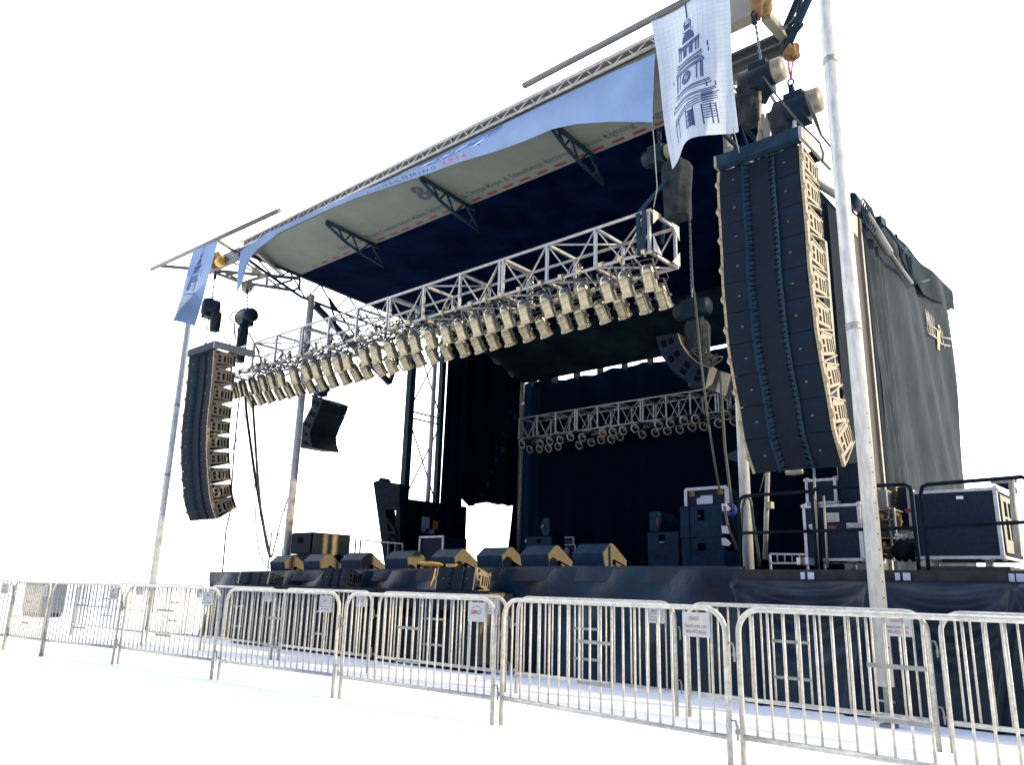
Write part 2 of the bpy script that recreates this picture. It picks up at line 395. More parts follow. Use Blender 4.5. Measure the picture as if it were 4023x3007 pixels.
# back drop
m = MB(); m.grid(lambda u, v: V(-5.22 + .03 * math.sin(u * 40), lerp(15.0, 20.7, u), lerp(DZ, rz(lerp(15.0, 20.7, u)) + .1 if u < .55 else lerp(9.15, 8.3, (u - .55) / .45), v)), 60, 3, (.03, 0, 0))  # added cloth, out of view, stops sun leaking over the right wall
obj('sun_block_cloth', m, 'backdrop', sw_later := thing('added_sun_block', 'unseen black cloth added inside the right wall to block stray sun', 'curtain', (-5.22, 18, DZ)))
bd = thing('backdrop', 'black backdrop cloth closing the rear of the stage', 'curtain', (-11.5, 20.6, DZ))
m = MB(); m.grid(lambda u, v: V(lerp(XL - .2, -4.6, u), 20.6 + .05 * math.sin(u * 60) + .03 * math.sin(u * 143), lerp(DZ, 8.235 + (.10 if u < .12 else 0) + .02 * math.sin(u * 70) + .03 * math.sin(u * 23), v)), 160, 4, (0, .03, 0))
obj('cloth', m, 'backdrop', bd)
m = MB()
for i in range(13):
    x = lerp(XL, -5.4, (i + .5) / 13); m.box(x, x + .02, 20.28, 20.64, 8.1, 8.5)  # thin fins added across the rear slit to stop grazing sun
obj('sun_fins', m, 'black', bd)
# right side wall tarp
RX = -4.3
sw = thing('side_wall_tarp', 'grey weathered tarpaulin walling the right side of the stage', 'tarp', (RX, 18, 0))
def rp(px, py, off=0): return PX(px, py, RX + off)
yw0 = rp(3452, 1500).y; yw1 = rp(3752, 1500).y
def wt(y):
    pr = [rp(*q) for q in [(3345, 760), (3420, 840), (3476, 880), (3620, 1035), (3690, 1090), (3735, 1145), (3745, 1180)]]
    if y <= pr[0].y: return pr[0].z
    for i in range(len(pr) - 1):
        if y <= pr[i + 1].y: return lerp(pr[i].z, pr[i + 1].z, (y - pr[i].y) / (pr[i + 1].y - pr[i].y))
    return pr[-1].z
def tarp_fn(u, v):
    y = lerp(yw0, yw1, u); z = lerp(1.3, wt(y) - .1, v)
    x = RX + .05 * math.sin(y * 1.6 + z * .7) + .02 * math.sin(y * 5 + z * 1.5) + .05 * max(0, 1 - abs(u - .1) / .12) * math.sin(y * 22 + z * 2.5)
    return V(x, y, z)
m = MB(); m.grid(tarp_fn, 90, 40, (-.04, 0, 0)); obj('cloth', m, 'tarp_grey', sw)
m = MB()      # printed mark near the rear edge
def tw(px, py): q = rp(px, py); u = (q.y - yw0) / (yw1 - yw0); return u, (q.z - 1.3) / (wt(q.y) - .1 - 1.3)
def tp2(px, py, off=.03): q = tarp_fn(*tw(px, py)); q.x += off + .02; return q
m2 = MB(); m2.add([tp2(3681, 1297), tp2(3690, 1300), tp2(3690, 1378), tp2(3681, 1372)], [(0, 1, 2, 3)]); obj('orange_mark', m2, 'orange', sw)
qa = tp2(3647, 1302); qb = tp2(3678, 1332); qc = tp2(3650, 1270)
put_text(m, 'MNU', lambda x, y: qa + V(0, x, 0) + V(0, 0, y + x * -.05), (qb - qa).y, .55); 
qa2 = tp2(3692, 1350); qb2 = tp2(3716, 1360); put_text(m, '20', lambda x, y: qa2 + V(0, x, y), (qb2 - qa2).y, .5)
for e_ in [(tp2(3642, 1272), tp2(3680, 1296)), (tp2(3646, 1308), tp2(3680, 1332)), (tp2(3692, 1325), tp2(3718, 1335)), (tp2(3692, 1352), tp2(3718, 1362))]: m.tube(e_[0], e_[1], .018, 5)
obj('printed_mark', m, 'beige_steel', sw)
m = MB(); m.grid(lambda u, v: (lambda y, z: V(RX + .05 + .02 * math.sin(y * 3 + z * 2) , y, z))(lerp(rp(3345, 900).y, rp(3738, 1200).y, u), lerp(wt(lerp(rp(3345, 900).y, rp(3738, 1200).y, u)) - .06, lerp(rp(3440, 880).z, rp(3600, 1135).z, min(1, u * 1.7)) if u < .6 else lerp(rp(3600, 1140).z, rp(3745, 1225).z, (u - .6) / .4), v)), 40, 6, (-.1, 0, 0))
obj('roof_flap', m, 'tarp_dark', sw)
# front post cluster of the right wall
m = MB()
for px0, px1, mt in ():
    pass
def wallstrip(px0, px1, z0, z1, off, th=.08):
    y0 = rp(px0, 1400, off).y; y1 = rp(px1, 1400, off).y; mm = MB(); mm.box(RX + off - th, RX + off, y0, y1, z0, z1); return mm
obj('wall_post', wallstrip(3300, 3345, DZ, 7.9, .02), 'black', st)
obj('wall_post', wallstrip(3352, 3376, DZ, 8.2, .05), 'dark_steel', st)
obj('wall_panel', wallstrip(3380, 3425, DZ, 8.3, .03), 'tarp_brown', st)
obj('wall_trim', wallstrip(3428, 3434, DZ, 8.2, .08, .1), 'beige_steel', st)
obj('wall_trim', wallstrip(3278, 3286, DZ, 7.0, .09, .1), 'beige_steel', st)
obj('wall_post', wallstrip(3438, 3450, DZ, 8.2, .06), 'black', st)
m = MB(); m.tube(rp(3180, 700, .1), rp(3395, 835, .1), .07, 10); m.tube(rp(3395, 835, .15), rp(3492, 992, .15), .09, 10); m.tube(rp(3492, 992, .15), rp(3580, 1112, .15), .05, 8); obj('roof_ram', m, 'grey_steel', st)
m = MB()
for a_, b_ in (((3475, 885), (3560, 1000)), ((3560, 1000), (3588, 1115)), ((3588, 1115), (3650, 1100)), ((3535, 1000), (3588, 1115)), ((3540, 1005), (3566, 970)), ((3588, 1115), (3575, 1010)), ((3520, 920), (3540, 1005))): m.tube(rp(*a_, .16), rp(*b_, .16), .025, 6)
for k in range(4): 
    c0 = rp(3400 + k * 8, 835 + 10 * k, .2); m.path([c0 + V(0, .22 * math.cos(t_), .28 * math.sin(t_)) for t_ in [i * .63 for i in range(10)]], .018, 5, closed=True)
m.beam(rp(3447, 865, .15), rp(3468, 880, .15), .14, .16); m.tube(rp(3345, 775, .18), rp(3366, 800, .18), .10, 10)
obj('hinge_gear', m, 'dark_steel', st)
m = MB(); m.prism([rp(*q, .12) for q in [(3335, 835), (3360, 855), (3362, 935), (3338, 905)]], (.04, 0, 0)); obj('gusset_plate', m, 'beige_steel', st)

# silver support masts of the roof
def mast(label, x, y, z0, z1, r, foot=True, rings=(), holes=False):
    t = thing('support_mast', label, 'mast', (x, y, z0), 'silver masts round the stage')
    m = MB(); m.tube(V(x, y, z0 + (.38 if foot else 0)), V(x, y, z1), r, 20); tb = obj('tube', m, 'pole', t)
    for zz in rings:
        m = MB(); m.lathe(V(x, y, zz - .04), V(x, y, zz + .04), [(0, r + .001), (0, r + .006), (.3, r + .006), (.5, r + .001), (.7, r + .006), (1, r + .006), (1, r + .001)], 20)
        obj('joint_ring', m, 'galv_dull', t)
    if holes:
        m = MB()
        for k in range(16):
            zz = z0 + .75 + k * .16; d_ = V(.86, -.5, 0); c0 = V(x, y, zz) + d_ * (r + .001)
            m.lathe(c0 - d_ * .004, c0 + d_ * .002, [(0, .0), (0, .007), (1, .007), (1, 0)], 8)
        obj('pin_hole', m, 'slot', t)
        m = MB(); m.tube(V(x, y, z0 + .05), V(x, y, z0 + .75), .028, 10); m.box(x - .07, x + .07, y - .07, y + .07, z0, z0 + .03); m.tube(V(x - .08, y, z0 + .24), V(x + .08, y, z0 + .24), .012, 8); obj('screw_jack', m, 'galv_dull', t)
    return t
mast('thick silver mast on a screw jack standing in front of the right skirt', -2.72, 8.74, 0, 10.6, .083, True, (4.15, 7.6), True)
p = PY(640, 2000, 9.5)
mast('silver mast carrying the left wing beam, outside the left speaker column', p.x, 9.5, 0, 9.45, .085, True, (3.9, 5.8), True)
mast('silver mast at the left front roof hinge behind the lighting truss', -18.0, 11.62, 0, 9.0, .10, False, (7.6,))
mast('silver mast rising behind the right speaker column inside the railing', PY(2925, 1900, 11.7).x, 11.7, 0, 9.2, .085, False, (2.7, 7.0))
m = MB()
for zz in (3.0,): 
    pr = PY(1196, 1840, 11.0)

# PA wing booms (left and right)
lb = thing('wing_boom', 'grey lattice boom reaching out from the left front roof corner', 'lattice boom', (-18, 10.5, 9))
def bundle(name, c0, rx_, rz_, mt, parent, seed=1):
    m = MB(); rr = random.Random(seed); ph = [rr.random() * 6 for _ in range(6)]
    def f(u, v):
        a = u * 2 * math.pi; b_ = (v - .5) * math.pi; k = 1 + .16 * math.sin(3 * a + ph[0] + 4 * v) + .12 * math.sin(7 * a + ph[1] - 6 * v) + .10 * math.sin(11 * v + ph[2] + a)
        return c0 + V(rx_ * math.cos(b_) * math.cos(a) * k, rx_ * .8 * math.cos(b_) * math.sin(a) * k, rz_ * math.sin(b_) * k)
    m.grid(f, 26, 16); return obj(name, m, mt, parent)
def planepts(A, B):
    n_ = (B - A).cross(V(0, 0, 1)).normalized()
    def f(px, py): d = ray(px, py); return CAM + d * ((A - CAM).dot(n_) / d.dot(n_))
    return f
A_ = V(-18, 11.3, 9.2); B_ = PY(630, 1046, 8.5); f_ = planepts(A_, B_)
m = MB(); m.tube(f_(632, 1045), f_(1178, 1094), .05); m.path([f_(818, 1062), f_(952, 1112), f_(1000, 1118), f_(1155, 1142)], .045)
for q in (((1040, 1142 - 60), (955, 1110)), ((955, 1110), (880, 1068)), ((880, 1085), (935, 1072)), ((1050, 1085), (1048, 1118)), ((1060, 1128), (1150, 1100)), ((955, 1110), (1048, 1087)), ((1178, 1094), (1176, 1142)), ((1155, 1142), (1180, 1125))): m.tube(f_(*q[0]), f_(*q[1]), .035, 6)
obj('lattice', m, 'grey_steel', lb)
m = MB(); m.tube(V(-18, 9.5, 9.3), f_(1100, 1130), .03); a1 = PY(985, 1040, 9.4)
m.beam(PY(1010, 990, 9.5), f_(1110, 1080), .08, .1); m.tube(PY(855, 1010, 9.4), f_(1030, 1075), .03); m.tube(PY(852, 942, 8.5), PY(925, 990, 9.4), .045)
obj('stay', m, 'beige_steel', lb)
m = MB(); m.box(PY(815, 1040, 9.4).x, -18.02, 9.34, 9.5, 9.38, 9.66); obj('wing_beam', m, 'grey_steel', lb)
bundle('beam_trolley', PY(850, 1022, 9.3), .17, .2, 'tan_cloth', lb, 3)
m = MB(); c0 = PY(870, 1028, 9.3); m.lathe(c0 - V(.12, 0, 0), c0 + V(.12, 0, 0), [(0, 0), (0, .13), (1, .13), (1, 0)], 12); obj('rope_coil', m, 'yellow', lb)
m = MB(); c0 = f_(975, 1122); m.lathe(c0 + V(-.2, 0, .1), c0 + V(.15, 0, -.15), [(0, 0), (.2, .14), (.6, .2), (1, .03)], 8)
c0 = f_(1010, 1062); m.lathe(c0 + V(-.2, 0, .1), c0 + V(.15, 0, -.15), [(0, 0), (.2, .1), (.6, .14), (1, .03)], 8); obj('strap_wrap', m, 'hoist_cover', lb)

rb = thing('wing_boom', 'dark lattice boom and grey beams reaching out above the right speaker column', 'lattice boom', (-5, 10.5, 9))
m = MB(); m.box(-5.5, PY(2970, -30, 9.4).x, 9.32, 9.36, 9.3, 9.72); m.box(-5.5, PY(2970, -30, 9.4).x, 9.36, 9.52, 9.3, 9.34); m.box(-5.5, PY(2970, -30, 9.4).x, 9.36, 9.52, 9.68, 9.72); obj('wing_beam', m, 'beige_steel', rb)
y2 = 10.3; m = MB(); zt = PY(2875, 225, y2).z; x1 = PY(3085, 130, y2).x
m.box(-5.5, x1, y2, y2 + .04, zt - .42, zt); m.box(-5.5, x1, y2 - .1, y2, zt - .04, zt); m.box(-5.5, x1, y2 - .1, y2, zt - .22, zt - .18); m.box(-5.5, x1, y2 - .12, y2, zt - .46, zt - .42); obj('wing_beam', m, 'grey_steel', rb)
m = MB(); m.beam(PY(3008, 62, 9.45), PY(3087, 152, 10.2), .13, .13); m.tube(PY(3085, 130, y2), PY(3130, 110, y2 - .2), .05); obj('stay', m, 'beige_steel', rb)
b0 = PY(2935, 470, 11.3); b1 = PY(3185, -50, 9.6); f2 = planepts(b0, b1)
m = MB(); m.tube(f2(2945, 440), f2(3150, -40), .055); m.tube(f2(3000, 400), f2(3185, -25), .06)
for q in (((3150, -20), (3130, 85)), ((3095, 105), (3155, 40)), ((3095, 105), (3085, 235)), ((3060, 205), (3060, 290)), ((3030, 255), (3085, 225)), ((3000, 310), (3030, 340)), ((2950, 420), (3060, 285)), ((3110, 140), (3150, 95))): m.tube(f2(*q[0]), f2(*q[1]), .035, 6)
m.beam(f2(3105, 100), f2(3085, 190), .12, .12)
obj('lattice', m, 'dark_steel', rb)
m = MB()
for q in (((2972, 458), (3030, 555)), ((2995, 450), (3012, 555)), ((3017, 445), (3018, 560)), ((3022, 445), (3045, 545)), ((2985, 345), (2985, 450)), ((3030, 375), (3060, 425)), ((2870, 300), (2900, 335)), ((2870, 330), (2905, 365)), ((2870, 355), (2905, 385)), ((2885, 300), (2890, 330))): m.beam(PY(*q[0], 11.6), PY(*q[1], 11.6), .07, .05)
obj('brace', m, 'beige_steel', rb)
bundle('cloth_wrap', f2(3110, 205), .12, .12, 'tan_cloth', rb, 5); bundle('cloth_wrap', PY(2985, 15, 9.3), .15, .2, 'tan_cloth', rb, 6)
m = MB(); m.tube(PY(2955, -5, 9.3), PY(2965, 45, 9.3), .03); m.tube(PY(3096, 240, 10), PY(3106, 305, 10), .014); m.tube(PY(3114, 240, 10), PY(3108, 305, 10), .014); obj('magenta_strap', m, 'magenta_strap', rb)

# flag pipes in front of the roof
m = MB(); m.tube(PY(595, 1058, 8.5), PY(1097, 826, 8.5), .055, 10); solo('flag_pipe', m, 'grey_steel', 'grey pipe over the left wing that carries the small shade-tinted flag', 'pipe')
m = MB(); m.tube(PY(2058, 336, 8.5), PY(2058, 336, 8.5) + V(6.2, 0, .05), .055, 10); solo('flag_pipe', m, 'grey_steel', 'grey pipe above the right roof edge that carries the large white flag', 'pipe')

# ================================================================ BANNERS
def poly_at(pts, t):
    L = [0]
    for a, b in zip(pts, pts[1:]): L.append(L[-1] + math.hypot(b[0] - a[0], b[1] - a[1]))
    s_ = t * L[-1]
    for i in range(len(pts) - 1):
        if s_ <= L[i + 1] + 1e-9:
            k = (s_ - L[i]) / (L[i + 1] - L[i]); return (lerp(pts[i][0], pts[i + 1][0], k), lerp(pts[i][1], pts[i + 1][1], k))
    return pts[-1]
topl = [(945, 986), (1044, 918), (1317, 791), (1500, 716), (1695, 629), (1831, 558), (1990, 481), (2171, 395), (2400, 286), (2572, 209)]
botl = [(929, 1154), (972, 1036), (999, 990), (1090, 918), (1271, 831), (1400, 776), (1536, 731), (1672, 685), (1808, 635), (1944, 595), (2058, 554), (2171, 506), (2262, 486), (2398, 477), (2563, 479)]
# match by x for most of the length
def by_x(pts, x):
    for a, b in zip(pts, pts[1:]):
        if x <= b[0]: return lerp(a[1], b[1], (x - a[0]) / (b[0] - a[0]))
    return pts[-1][1]
def ban(u, v):
    """u 0..1 left to right, v 0 top .. 1 bottom"""
    xt = lerp(945, 2575, u); t = PY(xt, by_x(topl, xt), 9.28)
    if u < .05:
        k = u / .05; q = poly_at([(929, 1154), (954, 1104), (972, 1036), (999, 990), (1040, 955)], k); xb, yb_ = q
    else:
        xb = lerp(1040, 2563, (u - .05) / .95); yb_ = by_x([(999, 990)] + botl[3:], xb)
    b = PY(xb, yb_, 9.36)
    p = lerp(t, b, v); bow = math.sin(math.pi * v) * (.07 * math.sin(u * 2.6) + .03 * math.sin(u * 19) + .025 * math.sin(u * 47 + v * 3))
    return p + V(0, -bow, 0)
wb = thing('banner', 'long white banner tinted shade-blue, blown slack along the front edge of the roof', 'banner', (-11.7, 9.3, 9.2))
m = MB(); m.grid(ban, 200, 14, (0, .004, 0)); obj('cloth', m, 'banner', wb)
def bp(px, v): return ban((px - 945) / 1630.0, v) + V(0, -.006, 0)
m = MB()
def bstrip(mb, pts, w_):      # pts: (px, v) polyline ribbon
    for a, b in zip(pts, pts[1:]):
        d = Vector((b[0] - a[0], 0)); mb.add([bp(a[0], a[1] - w_ / 2), bp(b[0], b[1] - w_ / 2), bp(b[0], b[1] + w_ / 2), bp(a[0], a[1] + w_ / 2)], [(0, 1, 2, 3)])
L = lambda a, b, n=12: [(lerp(a[0], b[0], i / n), lerp(a[1], b[1], i / n)) for i in range(n + 1)]
for k in range(60):
    x0 = 1500 + k * 8; x1 = x0 + 8; f0 = (x0 - 1500) / 480.0; f1 = (x1 - 1500) / 480.0
    lo = lambda f: .14 + .40 * math.sin(min(1, f * 1.2) * math.pi * .75) * (1 - f) ** .3 if f < 1 else .14
    m.add([bp(x0, .14), bp(x1, .14), bp(x1, .14 + max(0, lo(min(f1, .999)) - .14) * .9), bp(x0, .14 + max(0, lo(min(f0, .999)) - .14) * .9)], [(0, 1, 2, 3)])
obj('printed_swoosh', m, 'ink_mid', wb)
m = MB(); bstrip(m, L((1440, .22), (1975, .06)), .06); bstrip(m, L((1500, .5), (1790, .56), 8) + L((1790, .56), (1965, .12), 8), .03)
for x in (1560, 1640, 1700, 1760, 1830): bstrip(m, L((x, .2), (x + 60, .5), 4), .05)
obj('printed_outline', m, 'ink', wb)
m = MB()
for x in (1600, 1668, 1735, 1800, 1870): 
    bstrip(m, L((x, .47), (x + 50, .22), 4), .05)
obj('printed_highlight', m, 'ink_light', wb)
m = MB()
put_text(m, 'H O M E C O M I N G', lambda x, y: bp(1440 + x, .90 - .2 * y), 275, 1.); obj('printed_words', m, 'ink', wb)
m = MB(); put_text(m, '2 0 1 6', lambda x, y: bp(1742 + x, .86 - .17 * y), 95, 1., .01); obj('printed_year', m, 'red', wb)

# drawing of a clock tower, in (u 0..1, v 0..1) of a flag
def ribbons(mb, S, lines, w_=.006):
    for ln in lines:
        for a, b in zip(ln, ln[1:]):
            d = Vector((b[0] - a[0], b[1] - a[1])); 
            if d.length < 1e-6: continue
            n_ = Vector((-d.y * 2.0, d.x * .5)); n_ = n_ / max(1e-6, math.hypot(n_.x, n_.y)) * w_
            nx, ny = n_.x, n_.y * .45
            mb.add([S(a[0] - nx, a[1] - ny), S(b[0] - nx, b[1] - ny), S(b[0] + nx, b[1] + ny), S(a[0] + nx, a[1] + ny)], [(0, 1, 2, 3)])
def arc(cx, cy, rx, ry, a0, a1, n=12): return [(cx + rx * math.cos(rad(lerp(a0, a1, i / n))), cy - ry * math.sin(rad(lerp(a0, a1, i / n)))) for i in range(n + 1)]
def seg(a, b, n=5): return [(lerp(a[0], b[0], i / n), lerp(a[1], b[1], i / n)) for i in range(n + 1)]
def tower():
    c = .47; L_ = [seg((c, -.01), (c, .12), 6), seg((c + .008, -.01), (c + .008, .12), 6)]
    L_ += [arc(c, .15, .05, .02, 0, 180), arc(c, .155, .06, .008, 0, 360), seg((c - .05, .16), (c - .05, .195)), seg((c + .05, .16), (c + .05, .195))]
    for x in (-.03, -.015, 0, .015, .03): L_.append(seg((c + x, .16), (c + x, .195)))
    L_ += [arc(c, .2, .08, .012, 180, 360)]
    for y in (.285, .293, .302, .315): L_.append(arc(c, y, .17, .02, 180, 360))
    for x in (-.16, -.13, -.07, -.04, .04, .07, .13, .16): L_.append(seg((c + x, .30), (c + x, .40)))
    for x in (-.10, 0, .10): L_ += [arc(c + x, .335, .025, .015, 0, 180), seg((c + x - .025, .335), (c + x - .025, .395)), seg((c + x + .025, .335), (c + x + .025, .395))]
    for y in (.41, .42, .435, .47, .48, .49): L_.append(arc(c, y, .20 + (y - .41) * .4, .022, 180, 360))
    for x in [i * .022 - .2 for i in range(19)]: L_.append(seg((c + x, .455), (c + x, .475), 2))
    for x in (-.21, -.19, -.14, .14, .19, .21): L_.append(seg((c + x, .50), (c + x, .62)))
    L_ += [arc(c - .02, .57, .075, .045, 0, 360, 20), arc(c - .02, .57, .062, .037, 0, 360, 20), arc(c - .02, .57, .04, .024, 0, 360, 16)]
    for k in range(12):
        a = k * 30; L_.append([(c - .02 + .045 * math.cos(rad(a)), .57 - .027 * math.sin(rad(a))), (c - .02 + .06 * math.cos(rad(a)), .57 - .036 * math.sin(rad(a)))])
    L_ += [seg((c - .02, .57), (c + .005, .555), 2), seg((c - .02, .57), (c - .03, .59), 2)]
    for y in (.63, .64, .655, .69, .70, .72): L_.append(arc(c + .02, y, .25 + (y - .63) * .9, .022, 180, 360))
    for y in (.76, .775, .79): L_.append(seg((c - .3, y + .03), (c + .33, y - .02), 8))
    for x in (-.29, -.22, -.05, .06, .16, .25, .30): L_.append(seg((c + x, .80), (c + x, .93)))
    for x in (-.01, .01, .03, .045): L_.append(seg((c + x, .82), (c + x, .92)))
    for y in (.82, .85, .88, .92): L_.append(seg((c - .05, y), (c + .06, y), 3))
    for y in [.73 + .016 * i for i in range(11)]: L_.append(seg((c + .17, y), (c + .29, y - .006), 3))
    for x, y in ((.27, .37), (.27, .36), (.28, .41), (.33, .66), (.24, .66), (-.28, .50), (-.3, .71)): L_.append(seg((c + x, y), (c + x, y + .03), 2))
    return L_
def flag_thing(label, S, cloth, w_):
    t = thing('flag', label, 'flag', tuple(S(.5, .0)))
    m = MB(); m.grid(S, 26, 44, (0, .003, 0)); obj('cloth', m, cloth, t)
    off = lambda u, v: S(u, v) + V(0, -.005, 0)
    m = MB(); ribbons(m, off, tower(), w_); c = .47
    dome = [off(c + .10 * math.cos(rad(a)), .28 - .075 * math.sin(rad(a))) for a in range(0, 181, 15)]
    for i in range(12): m.add([off(c + .10 * math.cos(rad(i * 15)), .285), off(c + .10 * math.cos(rad(i * 15 + 15)), .285), dome[i + 1], dome[i]], [(0, 1, 2, 3)])
    for x in (-.055, .055): 
        m.add([off(c + x - .018, .34), off(c + x + .018, .34), off(c + x + .018, .395), off(c + x - .018, .395)], [(0, 1, 2, 3)])
    obj('printed_tower', m, 'ink', t)
    m = MB(); ribbons(m, lambda u, v: S(u, v) + V(0, -.003, 0), [seg((x / 16., .0), (x / 16., 1.), 24) for x in range(1, 16)] + [seg((0, y / 30.), (1, y / 30.), 10) for y in range(1, 30)], .0022); obj('printed_grid', m, 'ink_grid', t)
    return t
# large flag: corners from the photo, hung at Y=8.5
tl, tr = PY(2553, 62, 8.48), PY(2852, -72, 8.48)
blx, brx = PY(2620, 647, 8.40), PY(2880, 500, 8.62)
def S1(u, v):
    p = lerp(lerp(tl, tr, u), lerp(blx, brx, u), v)
    sag = math.sin(math.pi * u) * .10 * v * v
    return p + V(0, .12 * math.sin(u * 7 + v * 1.5) * (.3 + v) + .05 * math.sin(v * 6 + u), sag + .03 * math.sin(u * 9) * v)
flag_thing('large white gridded flag with blue clock tower drawing, right end of roof', S1, 'banner_white', .008)
tl2, tr2 = PY(763, 975, 8.48), PY(865, 925, 8.48); bl2, br2 = PY(666, 1268, 8.1), PY(753, 1280, 8.9)
def S2(u, v):
    p = lerp(lerp(tl2, tr2, u), lerp(bl2, br2, u), v)
    return p + V(0, .10 * math.sin(u * 6 + v * 2.5) * v, .05 * math.sin(u * 3.1) * v - (.25 * max(0, .25 - u) * 4 * max(0, v - .8) * 5 * .6))
flag_thing('narrow blue flag with tower drawing blown sideways at the left wing', S2, 'banner', .008)
m = MB()
m.path([PY(931, 1156, 9.5), PY(920, 1300, 9.5), PY(905, 1480, 9.5)], .008, 4); m.path([PY(753, 1282, 8.6), PY(760, 1380, 8.6)], .008, 4)
solo('tie_cord', m, 'cable', 'thin cords trailing from the left ends of the shade-tinted banner and flag', 'cord')
m = MB(); m.path([PY(2562, 480, 9.5), PY(2570, 560, 9.5), PY(2582, 740, 9.5), PY(2568, 815, 9.5)], .008, 4)
solo('tie_cord', m, 'galv_dull', 'thin cord from the right end of the long banner to the truss', 'cord')
m = MB(); m.path([PY(2880, 500, 8.6), PY(2905, 600, 8.7)], .006, 4)
solo('tie_cord', m, 'galv_dull', 'thin cord from the lower right corner of the large flag', 'cord')

# ================================================================ TRUSSES
def truss(label, x0, x1, y0, y1, z0, z1, nbay, r=.026, sections=5):
    t = thing('lighting_truss', label, 'truss', ((x0 + x1) / 2, y0, z0))
    m = MB()
    for y in (y0, y1):
        for z in (z0, z1): m.tube(V(x0, y, z), V(x1, y, z), r, 10)
    obj('chord', m, 'alum', t)
    L_ = (x1 - x0) / sections; d = MB()
    for s_ in range(sections):
        a = x0 + s_ * L_ + .04; b = x0 + (s_ + 1) * L_ - .04; nb = nbay
        for k in range(nb + 1):
            x = lerp(a, b, k / nb); m = MB()
            for y in (y0, y1): m.beam(V(x, y, z0), V(x, y, z1), .045, .045, (0, 1, 0))
            for z in (z0, z1): m.beam(V(x, y0, z), V(x, y1, z), .045, .045)
            obj('frame_post', m, 'alum', t)
            if k < nb:
                x2 = lerp(a, b, (k + 1) / nb); xm = (x + x2) / 2
                for y in (y0, y1):
                    d.tube(V(x, y, z1), V(xm, y, z0), .014, 6); d.tube(V(xm, y, z0), V(x2, y, z1), .014, 6)
                if k % 2: d.tube(V(x, y0, z1), V(x2, y1, z1), .018, 6)
                else: d.tube(V(x, y1, z1), V(x2, y0, z1), .018, 6)
                d.tube(V(x, y0, z0), V(x2, y1, z0), .018, 6)
    obj('diagonal_web', d, 'alum', t)
    return t
TX0, TX1, TY0, TY1, TZ0, TZ1 = -18.02, -5.76, 9.5, 10.28, 6.19, 6.87
ft = truss('main box truss of bare aluminium carrying par cans across the stage front', TX0, TX1, TY0, TY1, TZ0, TZ1, 3, .027, 4)
m = MB()
for (y, z, sy, sz) in ((TY0, TZ1, 1, -1), (TY0, TZ0, 1, 1), (TY1, TZ1, -1, -1), (TY1, TZ0, -1, 1)):
    m.prism([V(TX1 + .03, y, z), V(TX1 + .03, y + sy * .24, z), V(TX1 + .03, y, z + sz * .24)], (.008, 0, 0))
obj('gusset', m, 'sign', ft)
for k in range(11):
    x = -17.2 + k * 1.08; m = MB(); m.tube(V(x, 9.95, 6.62), V(x + .12, 9.9, 6.42), .04, 8); obj('clamp', m, 'can', ft)
m = MB()
for k in range(7):
    pts = []; x = -17.8; ph = random.random() * 6; y = 9.62 + .09 * k; zb = 6.27 + .02 * (k % 3)
    while x < (-9 if k < 4 else -6.2): pts.append(V(x, y + .05 * math.sin(x * 2 + ph), zb + .05 * math.sin(x * 3.3 + ph) + .05 * math.sin(x * 7 + k))); x += .25
    m.path(pts, .018, 5)
for k in range(16):
    x = -17.5 + k * .42 + random.random() * .2; r_ = .12 + .1 * random.random(); m.path([V(x + r_ * math.cos(a), 9.85 + .1 * math.sin(a * 1.5), 6.42 + r_ * .8 * math.sin(a)) for a in [i * .65 for i in range(10)]], .014, 5)
solo('power_cables', m, 'cable', 'tangle of black power cables laid inside the front lighting truss', 'cables')
BY0, BY1 = 18.6, 19.3
bz = lambda px, py: PY(px, py, BY0).z
bt_z1 = (bz(2400, 1593) + bz(2880, 1507) ) / 2; bt_z0 = bt_z1 - .66
bxa = PY(2264, 1650, BY0).x; bxl = PY(2522, 1610, BY0).x - bxa
bt = truss('dim box truss of rear par cans hung before the black backdrop', bxa - bxl, bxa + 3 * bxl, BY0, BY1, bt_z0, bt_z1, 3, .026, 4)

